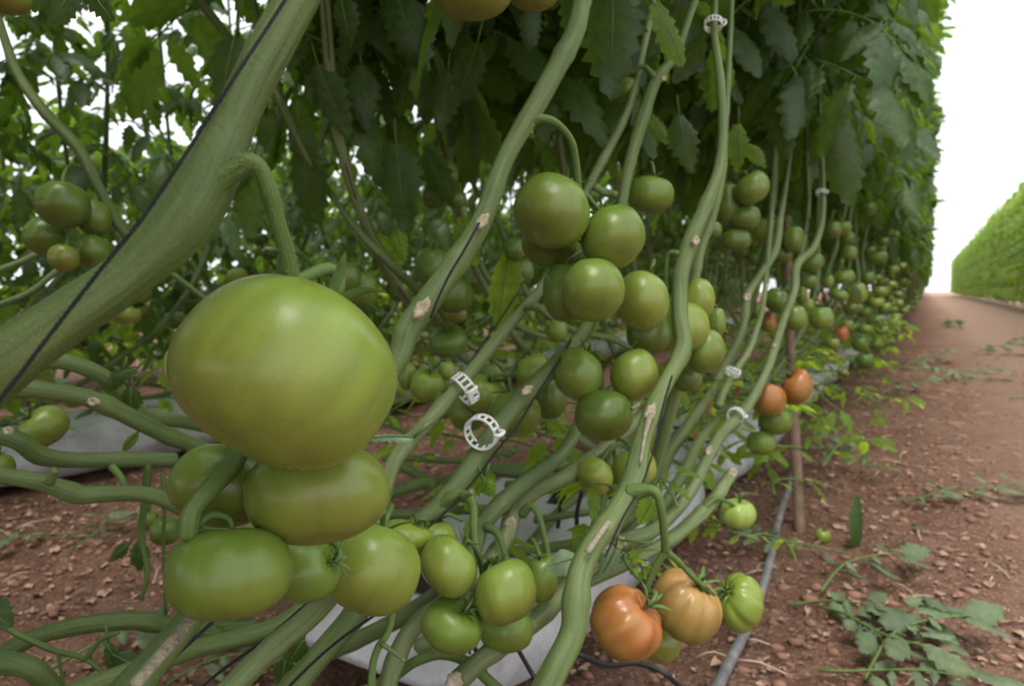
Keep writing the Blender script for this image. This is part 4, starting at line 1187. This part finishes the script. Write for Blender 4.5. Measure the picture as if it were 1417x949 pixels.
T(10, -6, 66, 46, 0.50, 'olive', 'dark tomato cut by the upper left corner', to=P(20, -50, 0.5))
T(866, 124, 36, 32, 0.83, 'deep', 'small tomato high up between the two upper stems', to=P(868, 98, 0.83))
T(770, 457, 30, 30, 1.15, 'light', 'small pale tomato behind the heart scar stem, below the upper middle cluster', to=P(772, 435, 1.15))
T(712, 345, 30, 32, 0.98, 'deep', 'dark tomato left behind the upper middle cluster', to=P(720, 320, 1.0))
T(722, 375, 34, 34, 1.05, 'deep', 'lower dark tomato left behind the upper middle cluster', to=P(730, 350, 1.05))
T(205, 720, 28, 26, 0.85, 'mid', 'small tomato in the tangle left of the shaded fruit', to=P(212, 690, 0.85))
T(228, 735, 40, 38, 0.80, 'deep', 'dark tomato just left of the bent stalk tip', to=P(225, 700, 0.8))
# along the aisle side, standing on the plane of the fruit curtain
SIDE = [(1165, 316, 30, 24, 'mid'), (1172, 330, 20, 22, 'deep'), (1152, 318, 22, 26, 'deep'), (1168, 383, 34, 28, 'mid'), (1161, 408, 34, 24, 'mid'), (1185, 406, 26, 34, 'light'), (1207, 413, 26, 28, 'mid'),
        (1121, 364, 38, 34, 'deep'), (1118, 391, 28, 24, 'deep'), (1174, 350, 20, 24, 'mid'), (1213, 356, 34, 26, 'mid'), (1219, 344, 16, 14, 'mid'), (1178, 428, 24, 20, 'deep'), (1155, 494, 30, 20, 'turning'), (1163, 463, 18, 26, 'turning'),
        (1152, 475, 22, 22, 'olive'), (1196, 499, 26, 28, 'deep'), (1212, 477, 22, 21, 'mid'), (1213, 447, 32, 28, 'mid'), (1190, 476, 20, 24, 'deep'), (1172, 450, 20, 20, 'olive'), (1220, 392, 26, 16, 'mid'), (1233, 418, 18, 18, 'mid'), (1238, 362, 13, 13, 'light'), (1235, 374, 13, 12, 'mid'),
        (1166, 516, 20, 14, 'mid'), (1145, 390, 14, 20, 'mid'), (1201, 385, 20, 22, 'deep'), (1248, 390, 12, 12, 'light'), (1246, 432, 12, 12, 'mid')]
SIDE_LABELS = ['topmost wide tomato halfway along the aisle side, under the leaf edge', 'round tomato second from the top, tucked under the topmost wide one', 'dim tomato left of the topmost wide one halfway along',
    'broad tomato on top of the heap halfway along the aisle side', 'broad tomato low left in the heap halfway along', 'upright pale tomato in the middle of the heap halfway along', 'round tomato at the right of the heap halfway along',
    'dark tomato just right of the bend in the twisting stem', 'smaller dark tomato under the one at the bend of the twisting stem', 'small tomato above the heap halfway along', 'flat tomato high up near the far end of the visible cluster', 'tiny tomato resting over the flat high one',
    'dark tomato under the middle of the heap halfway along', 'lower squat turning tomato halfway down the aisle', 'upper narrow turning tomato halfway down the aisle', 'dull round tomato left between the two turning ones',
    'lowest big tomato near the soil halfway along', 'small round tomato above the lowest one near the soil', 'wide tomato level with the stake top, far right of it', 'dark tomato left of the small round one near the soil', 'olive tomato right of the turning pair']
for si, (px, py, w, hh, key) in enumerate(SIDE):
    p = PX(px, py, -0.215); d = depth_of(p)
    lab = SIDE_LABELS[si] if si < len(SIDE_LABELS) else 'very small green tomato at the far edge of the fruit halfway along the aisle side'
    far_tomato(p, 0.25 * (w + hh) * d / F, key, lab, 'tomatoes halfway down the aisle side', True, hh / w)

def clusters(x, y0, y1, step, zlo, zhi, n, label, group, keys, spread=0.05, size=(0.026, 0.036), xj=0.05, calyx=True):
    y = y0; made = 0
    while y < y1:
        z = rng.uniform(zlo, zhi)
        for k in range(rng.randint(2, n)):
            a = rng.random() * 6.28
            p = np.array([x + rng.uniform(-xj, xj) + spread * math.cos(a) * 0.7, y + spread * math.sin(a) * 0.7, z + rng.uniform(-1, 1) * spread])
            far_tomato(p, rng.uniform(*size), rng.choice(keys), label, group, calyx)
            made += 1
        y += step * rng.uniform(0.7, 1.3)
    return made
clusters(-0.21, 3.1, 9.0, 0.16, 0.30, 0.86, 4, 'small green tomato far down the aisle side of the main row', 'tomatoes far down the main row', ['mid', 'deep', 'light', 'mid', 'yellow'], calyx=False)
clusters(-0.66, 0.9, 3.2, 0.30, 0.40, 0.86, 3, 'dim green tomato deep inside the main row', 'tomatoes deep inside the main row', ['deep', 'mid'])
clusters(-1.84, 0.6, 4.5, 0.16, 0.12, 0.70, 4, 'green tomato hanging in the row behind', 'tomatoes of the row behind', ['mid', 'deep', 'light', 'yellow'], calyx=False)
r = random.Random(5)
g = G()
u, f = tomato_unit(3, 5, 0.02, 0.86, 0.2, 9, 6)
for k in range(520):
    y = 9.0 + 22 * r.random() ** 1.6
    p = np.array([-0.14 + r.uniform(-0.12, 0.03), y, r.uniform(0.25, 0.9)])
    g.add((u * r.uniform(0.024, 0.034) + p, f))
o = obj('distant_tomatoes', g.geo(), M_TOM); o.color = (*GREENS['mid'], 1)
tag(o, 'countless green tomatoes toward the far end of the main row', 'tomato', None, 'stuff')

# ------------------------------------------------------------------ single leaves that show
def near_plant(p):
    best = None
    for o in col.objects:
        if o.name.startswith('tomato_plant') and o.parent is None:
            q = np.array(o.location); dd = math.hypot(q[0] - p[0], q[1] - p[1])
            if best is None or dd < best[0]: best = (dd, o)
    return best[1]

def one_leaf(px, py, d, length, ang, mat=None, width=0.58, face=(0, 0.25, -1), seed=None, lobe=0.28, droop=0.2, tilt=0.0):
    """leaf blade from pixel foot, pointing at ang degrees in the picture (0 right, 90 up), face = blade normal as (right, up, away)"""
    a = math.radians(ang)
    ex = math.cos(a) * RIGHT + math.sin(a) * UP + tilt * FWD; ex /= np.linalg.norm(ex)
    nz = face[0] * RIGHT + face[1] * UP + face[2] * FWD
    nz = nz - ex * nz.dot(ex); nz /= np.linalg.norm(nz)
    ey = np.cross(nz, ex)
    L = length * d / F
    v, f = leaflet(L, L * width, seed if seed is not None else rng.random(), 13, lobe, droop, 0.2, 0.16)
    w = P(px, py, d) + v @ np.array([ex, ey, nz])
    g = G(); g.add((w, f), 0)
    back = P(px, py, d) - ex * L * 0.25 + np.array([0, 0, 0.008])
    g.add(tube([back, P(px, py, d)], [0.0014, 0.0011], 5, 2), 1)
    g.add(tube([w[0 + 2] + nz * 0.0003, w[5 * 6 + 2] + nz * 0.0003, w[5 * 12 + 2] + nz * 0.0003], [0.0011, 0.0008, 0.0003], 4, 3), 1)
    pl = near_plant(P(px, py, d))
    o = obj('leaf', g.geo(), [mat or M_LEAF, M_STALK], pl, g.m)
    return o
for a in [(325, 50, 0.72, 120, 250, M_LEAF), (110, -30, 0.42, 80, 250, M_LEAF), (118, -25, 0.42, 70, 305, M_LEAF), (75, -20, 0.43, 50, 215, M_LEAF),
          (545, -15, 0.82, 120, 292, M_LEAF), (470, -10, 0.85, 75, 282, M_LEAF), (848, -30, 0.78, 168, 268, M_LEAF), (800, -30, 0.85, 90, 262, M_LEAF), (905, 5, 0.76, 92, 305, M_YOUNG), (735, 5, 0.9, 66, 275, M_LEAF),
          (705, 350, 1.0, 105, 258, M_YOUNG), (520, 325, 1.12, 60, 300, M_YOUNG), (548, 318, 1.12, 45, 285, M_YOUNG), (640, 300, 1.1, 70, 280, M_YOUNG), (900, 160, 1.1, 46, 300, M_YOUNG), (1022, 172, 1.2, 66, 275, M_YOUNG), (1035, 200, 1.22, 40, 300, M_YOUNG),
          (548, 200, 1.0, 120, 275, M_LEAF), (415, 180, 1.0, 130, 272, M_LEAF), (590, 200, 1.05, 90, 285, M_LEAF), (660, 60, 0.95, 90, 250, M_LEAF), (500, 90, 0.98, 90, 280, M_LEAF), (620, 100, 1.0, 80, 265, M_LEAF), (440, 90, 0.95, 100, 290, M_LEAF),
          (1165, 165, 1.5, 118, 272, M_LEAF), (1185, -5, 1.6, 90, 300, M_LEAF), (1130, 60, 1.6, 80, 280, M_LEAF), (1075, 130, 1.4, 90, 275, M_LEAF), (1060, 30, 1.35, 80, 260, M_LEAF), (940, 160, 1.0, 80, 280, M_LEAF),
          (1180, 395, 2.0, 24, 300, M_LEAF)]:
    one_leaf(*a, face=(rng.uniform(-0.5, 0.5), rng.uniform(0.0, 0.5), -1), tilt=rng.uniform(-0.3, 0.3))
one_leaf(572, 605, 0.47, 64, 176, M_PALE, 0.36, (0.1, 0.9, -0.6), droop=0.1)
one_leaf(852, 758, 0.60, 46, 248, M_PALE, 0.75, (0.2, 0.5, -1))
one_leaf(800, 772, 0.58, 46, 190, M_PALE, 0.85, (0.1, 0.8, -0.8), lobe=0.1)
one_leaf(840, 738, 0.60, 60, 205, M_LEAF, 0.6, (0.1, 0.7, -0.8))
one_leaf(905, 690, 0.66, 42, 240, M_YOUNG, 0.8, (0.1, 0.4, -1))
one_leaf(672, 660, 0.63, 34, 235, M_YOUNG, 0.9, (0.2, 0.4, -1), lobe=0.4)
one_leaf(668, 664, 0.63, 30, 310, M_YOUNG, 0.9, (-0.2, 0.4, -1), lobe=0.4)
one_leaf(-25, 835, 0.42, 50, 318, M_STALK and M_LEAF, 0.9, (0.2, 0.5, -1), lobe=0.12)
one_leaf(190, 510, 0.72, 40, 190, M_LEAF, 0.75, (0.1, 0.8, -0.7))
one_leaf(182, 535, 0.72, 45, 262, M_LEAF, 0.7, (0.2, 0.3, -1))
one_leaf(170, 512, 0.73, 40, 230, M_LEAF, 0.7, (0.2, 0.3, -1))
one_leaf(190, 600, 0.72, 34, 222, M_YOUNG, 0.6, (0.1, 0.6, -1))
one_leaf(195, 750, 0.74, 44, 262, M_LEAF, 0.7, (0.2, 0.3, -1))
one_leaf(178, 755, 0.74, 40, 212, M_LEAF, 0.5, (0.2, 0.3, -1))
one_leaf(395, 912, 0.55, 50, 258, M_LEAF, 0.75, (0.2, 0.6, -1))
one_leaf(420, 885, 0.52, 44, 240, M_LEAF, 0.7, (0.2, 0.6, -1))
one_leaf(300, 865, 0.62, 60, 5, M_LEAF, 0.5, (0.0, 0.8, -0.8))
one_leaf(460, 700, 0.9, 50, 20, M_LEAF, 0.5, (0.0, 0.8, -0.8))
one_leaf(605, 770, 0.63, 44, 300, M_LEAF, 0.7, (0.0, 0.6, -0.8))
one_leaf(640, 775, 0.62, 42, 250, M_LEAF, 0.7, (0.0, 0.6, -0.8))
one_leaf(155, 905, 0.58, 60, 330, M_LEAF, 0.5, (0.0, 0.6, -0.8))
one_leaf(150, 890, 0.58, 55, 285, M_LEAF, 0.5, (0.0, 0.6, -0.8))
for px, py, d, s in [(1030, 735, 0.95, 0.55), (1018, 745, 0.95, 0.5), (745, 610, 1.0, 0.9), (760, 600, 1.05, 0.8), (690, 630, 0.95, 0.8), (940, 545, 1.2, 0.8), (975, 555, 1.25, 0.8), (1010, 560, 1.3, 0.9), (1025, 570, 1.3, 0.8), (945, 620, 1.2, 0.7),
                     (980, 470, 1.4, 0.7), (1060, 500, 1.5, 0.8), (1110, 500, 1.6, 0.8), (1000, 500, 1.35, 0.8), (1100, 590, 1.7, 0.6), (1150, 575, 1.9, 0.7), (1165, 590, 1.9, 0.6), (1210, 555, 2.1, 0.8), (1200, 560, 2.2, 0.8),
                     (980, 640, 1.1, 0.8), (1100, 620, 1.5, 0.8), (900, 700, 0.8, 0.6), (870, 690, 0.8, 0.6), (1040, 480, 1.4, 0.7), (880, 800, 0.7, 0.6), (905, 770, 0.75, 0.5), (1120, 480, 1.9, 0.8), (820, 560, 1.0, 0.8), (660, 610, 0.95, 0.8), (560, 600, 1.2, 0.9)]:
    p = P(px, py, d)
    for q in range(2):
        put_leaf(near_plant(p), p + np.array([rng.uniform(-.02, .02), rng.uniform(-.02, .02), rng.uniform(-.01, .02)]), rng.random() * 6.28, rng.uniform(-0.2, 0.5), s * rng.uniform(0.8, 1.2), SPRIGS)

# ------------------------------------------------------------------ clips, cords, pipe, stake
def ring_clip(px, py, d, w, axis, label, R=None, seed=0):
    """two hoops joined by small cross bars, with a hinge tab"""
    c = P(px, py, d); R = R or 0.5 * w * d / F
    a = np.asarray(axis, dtype=float); a /= np.linalg.norm(a)
    x = np.cross(a, UP); x /= np.linalg.norm(x); y = np.cross(a, x)
    t = thing('trellis_clip', label, 'plant clip', c)
    W, th = R * 0.62, R * 0.085
    n = 30
    for off in (-0.5, 0.5):
        g = G()
        pts = [c + a * W * off + (x * math.cos(q) + y * math.sin(q)) * R for q in np.linspace(0.15, 2 * math.pi - 0.15, n)]
        g.add(tube(pts, [th] * n, 6, 1))
        obj('hoop', g.geo(), M_CLIP, t)
    for k in range(14):
        q = 0.3 + k * (2 * math.pi - 0.6) / 13
        e = (x * math.cos(q) + y * math.sin(q)) * R
        s = (-x * math.sin(q) + y * math.cos(q))
        g = G(); g.add(tube([c + e - a * W * 0.5, c + e + a * W * 0.5], [th * 1.1] * 2, 5, 1))
        obj('cross_bar', g.geo(), M_CLIP, t)
    e = x * R
    g = G(); g.add(tube([c + e * 0.98 - a * W * 0.55, c + e * 1.3 - a * W * 0.5, c + e * 1.38, c + e * 1.3 + a * W * 0.5, c + e * 0.98 + a * W * 0.55], [th * 1.5] * 5, 6, 3))
    obj('hinge_tab', g.geo(), M_CLIP, t)
    return t
ring_clip(643, 538, 0.655, 44, 0.75 * RIGHT + 0.55 * UP + 0.35 * FWD, 'white plastic clip gripping the stem just right of the largest tomato')
ring_clip(667, 598, 0.630, 46, 0.42 * RIGHT + 0.3 * UP + 0.9 * FWD, 'open white ring clip hanging round the heart scar stem')
ring_clip(987, 33, 0.895, 24, 0.1 * RIGHT + 0.95 * UP + 0.3 * FWD, 'white clip high on the long stem at the top edge')
ring_clip(1018, 575, 1.03, 22, 0.5 * RIGHT + 0.3 * UP + 0.8 * FWD, 'grey white clip at the bend of the twisting stem')
ring_clip(1014, 515, 1.09, 20, 0.5 * RIGHT + 0.8 * UP + 0.2 * FWD, 'glassy clip shining on the slim stem')
ring_clip(1136, 266, 1.40, 13, 0.1 * RIGHT + 0.95 * UP + 0.2 * FWD, 'small clip on the thin stem under the hanging leaves')

def cord(label, pts, w, name='twine', cat='twine', mat=None, twist=True):
    pp = [P(a, b, d) for a, b, d in pts]
    g = G()
    c = spline(pp, 14)
    rad = np.array([0.5 * w * depth_of(q) / F for q in c])
    if twist:
        L = np.concatenate([[0], np.cumsum(np.linalg.norm(np.diff(c, axis=0), axis=1))])
        c2 = spline(c, 3); L = np.linspace(0, L[-1], len(c2))
        k = 2 * math.pi / (rad.mean() * 9)
        tan = np.gradient(c2, axis=0); tan /= np.linalg.norm(tan, axis=1)[:, None]
        nx = np.cross(tan, UP); nx /= np.linalg.norm(nx, axis=1)[:, None]; ny = np.cross(tan, nx)
        r0 = rad.mean()
        for ph in (0, 2.1, 4.2):
            q = c2 + (nx * np.cos(L * k + ph)[:, None] + ny * np.sin(L * k + ph)[:, None]) * r0 * 0.45
            g.add(tube(q, [r0 * 0.6] * len(q), 5, 1))
    else:
        g.add(tube(c, rad, 6, 1))
    return tag(obj(name, g.geo(), mat or M_TWINE), label, cat)
cord('black twisted twine running beside and across the thickest stem', [(420, -40, 0.262), (372, 35, 0.252), (324, 108, 0.242), (262, 205, 0.235), (200, 298, 0.229), (140, 372, 0.224), (70, 462, 0.218), (10, 540, 0.212), (-50, 610, 0.208)], 6.0)
cord('thin black cord touching the upper scarred stem', [(672, 290, 0.56), (660, 314, 0.512), (640, 350, 0.498), (622, 380, 0.492), (604, 418, 0.487), (596, 440, 0.487)], 4.0, twist=False)
cord('thin black cord along the heart scar stem', [(790, 470, 0.69), (770, 505, 0.665), (740, 550, 0.645), (715, 590, 0.632), (690, 620, 0.62), (660, 660, 0.61), (620, 705, 0.59), (580, 740, 0.57)], 3.4, twist=False)
cord('thin black cord along the lower long stem', [(930, 520, 0.64), (918, 560, 0.618), (905, 620, 0.60), (888, 670, 0.575), (860, 720, 0.548), (838, 770, 0.53)], 3.0, twist=False)
cord('black cord slanting over the lying stem at the bottom left', [(425, 835, 0.50), (370, 882, 0.475), (310, 925, 0.45), (250, 975, 0.43)], 4.5, twist=False)
cord('second black cord at the bottom left behind the cork striped stem', [(300, 855, 0.48), (262, 890, 0.46), (215, 935, 0.44), (180, 970, 0.42)], 5.0, twist=False)
cord('black cord along the stems near the front grow bag', [(520, 850, 0.53), (470, 885, 0.50), (430, 920, 0.48), (390, 960, 0.46)], 4.0, twist=False)
cord('thin black cord reaching from the dark stems to the nearest clip', [(720, 400, 0.9), (690, 445, 0.82), (655, 495, 0.72), (642, 525, 0.665)], 2.6, twist=False)

# dripper tubes on the ground below the plants
def ground_pipe(label, pts, radius, mat, name='drip_pipe', cat='pipe', seg=10):
    pp = []
    for a, b, z in pts:
        p = PG(a, b, z); pp.append(p)
    return tag(obj(name, tube(pp, [radius] * len(pp), seg, 8), mat), label, cat)
ground_pipe('dusty black irrigation pipe lying along the foot of the main row', [(1104, 625, 0.03), (1092, 672, 0.025), (1077, 720, 0.022), (1066, 775, 0.018), (1052, 822, 0.016), (1034, 868, 0.014), (1005, 926, 0.012), (968, 1000, 0.012), (900, 1140, 0.012)], 0.0075, M_HOSE)
ground_pipe('thin black drip tube curling out under the low ripening cluster', [(800, 905, 0.09), (840, 920, 0.06), (880, 918, 0.035), (910, 926, 0.02), (935, 945, 0.012), (960, 975, 0.01)], 0.0033, M_TUBE, 'drip_tube', 'tube')
for pts, lab in [([(650, 880, 0.66), (665, 915, 0.665), (682, 955, 0.665), (690, 1000, 0.66)], 'thin black dripper line in front of the grow bag, left one'), ([(712, 890, 0.66), (735, 930, 0.665), (755, 965, 0.66)], 'thin black dripper line at the right end of the front bag'),
                 ([(805, 680, 0.88), (798, 715, 0.885), (802, 760, 0.89)], 'short black dripper line over the second grow bag'), ([(772, 650, 1.0), (776, 690, 1.01), (772, 730, 1.02)], 'black dripper line hanging in the tangle of stems')]:
    cord(lab, pts, 7 if pts[0][2] < 0.7 else 6, 'dripper_line', 'tube', M_TUBE, False)

# stake: a round weathered stick planted at the edge of the row
b0 = PG(1108, 728, 0.0)
d0 = depth_of(b0)
stk = [b0 - [0, 0, 0.03], P(1102, 640, d0 + 0.06), P(1096, 540, d0 + 0.12), P(1092, 440, d0 + 0.17), P(1089, 300, d0 + 0.22)]
tag(obj('wooden_stake', tube(stk, [0.0115, 0.011, 0.0105, 0.0105, 0.010], 9, 5, 0.06, 0.1, 3), M_WOOD), 'brown wooden stake standing upright at the edge of the main row', 'stake')

# ------------------------------------------------------------------ cut leaves on the soil
CUT = [(1150, 772, 0.60, 160, 'cut leaf lying on the soil right of the stake'), (1128, 822, 0.76, 20, 'broad cut leaf uppermost in the heap beside the pipe'), (1090, 838, 0.72, 330, 'dull cut leaf in the heap touching the pipe'), (1118, 852, 0.76, 300, 'cut leaf at the lower side of the heap beside the pipe'),
       (1150, 862, 0.64, 345, 'cut leaf with a long stalk lying below the heap'), (1140, 925, 0.68, 320, 'cut leaf at the bottom edge of the picture right of the pipe'), (1185, 935, 0.8, 20, 'second cut leaf at the bottom edge, nearer the path'), (1330, 702, 0.7, 25, 'cut leaf lying alone on the path, upper right'),
       (1245, 658, 0.75, 160, 'cut leaf left of the path level with the low tomatoes'), (1235, 695, 0.6, 10, 'dull small cut leaf on the soil behind the upright one'), (1200, 618, 0.8, 200, 'green leaf at the foot of the row before the far bend'), (1215, 545, 1.1, 10, 'green leaf at the foot of the row farther on'),
       (1310, 522, 1.2, 5, 'pale cut leaf far along the path, left part'), (1365, 527, 1.3, 170, 'pale cut leaf far along the path, middle part'), (1400, 551, 1.1, 350, 'pale cut leaf at the right edge of the path'), (1250, 502, 1.3, 0, 'pale cut leaf far away where the path begins'), (1340, 490, 1.6, 0, 'pale cut leaf farthest along the path'), (1395, 470, 1.6, 0, 'pale cut leaf far along the path at its right edge'), (1340, 455, 2.0, 90, 'pale strip of cut leaf in the far middle of the path'),
       (104, 768, 0.65, 100, 'cut leaf lying on the soil strip at the left'), (95, 750, 0.55, 200, 'duller cut leaf just behind the other on the left soil'), (60, 915, 0.8, 20, 'cut leaf under the stems in the bottom left corner'), (230, 935, 0.6, 20, 'cut leaf between the stems at the bottom left')]
for k, (px, py, s, ang, lab) in enumerate(CUT):
    p = PG(px, py, 0.0)
    z = gz(p[0], p[1])
    if p[0] < -0.38 and p[0] > -0.76: z = 0.13
    o = link('cut_leaf', CUTS[k % 5][0], None, (p[0], p[1], z + 0.012))
    for lm in CUTS[k % 5][1]:
        lf = link('leaflet', lm, o)
        lf.rotation_euler = (rng.uniform(-0.06, 0.06), rng.uniform(-0.05, 0.03), 0)
    o.scale = (s, s, s)
    o.rotation_euler = (rng.uniform(-0.08, 0.08), rng.uniform(-0.06, 0.06), math.radians(ang) + YAW)
    tag(o, lab, 'leaf')
# the single long leaf, and the one standing on edge
def lone_leaf(px, py, length, ang, width, label, mat, up=False):
    p = PG(px, py, 0.0); d = depth_of(p); L = length * d / F
    v, f = leaflet(L, L * width, 17 + px, 13, 0.12, 0.12, 0.25, 0.12)
    if up:
        m = np.array([UP, RIGHT * 0.9 + FWD * 0.4, -FWD]); m[0] = (0.06, 0.0, 1.0)
        v = v @ m
    else:
        a = math.radians(ang) + YAW
        v = v @ np.array([(math.cos(a), math.sin(a), 0), (-math.sin(a), math.cos(a), 0), (0, 0, 1)])
    v = v + [p[0], p[1], gz(p[0], p[1]) + (0.014 if not up else -0.004)]
    g = G(); g.add((v, f), 0)
    if not up:
        e = v[2]; g.add(tube([e - (v[5 * 6 + 2] - e) * 0.9, e, v[5 * 12 + 2]], [0.0022, 0.002, 0.0005], 5, 4), 1)
    return tag(obj('cut_leaf', g.geo(), [mat, M_STALK], None, g.m), label, 'leaf')
lone_leaf(1288, 848, 76, 355, 0.34, 'single long cut leaf pointing right on the path edge', M_CUT)
lone_leaf(1184, 757, 76, 0, 0.42, 'dark green leaf standing on edge in the soil', M_LEAF, True)
lone_leaf(1268, 738, 26, 60, 0.6, 'small dark leaf scrap on the soil right of the upright leaf', M_LEAF)
# dead brown leaves hanging among the stems
for px, py, d, ln, ang, lab in [(1026, 520, 1.15, 34, 262, ''), (985, 548, 1.05, 32, 262, ''), (965, 592, 1.05, 26, 265, ''), (1072, 330, 1.5, 20, 90, ''), (650, 905, 0.6, 20, 90, '')]:
    one_leaf(px, py, d, ln, ang, M_DRY, 0.3, (0.4, 0.2, -1))
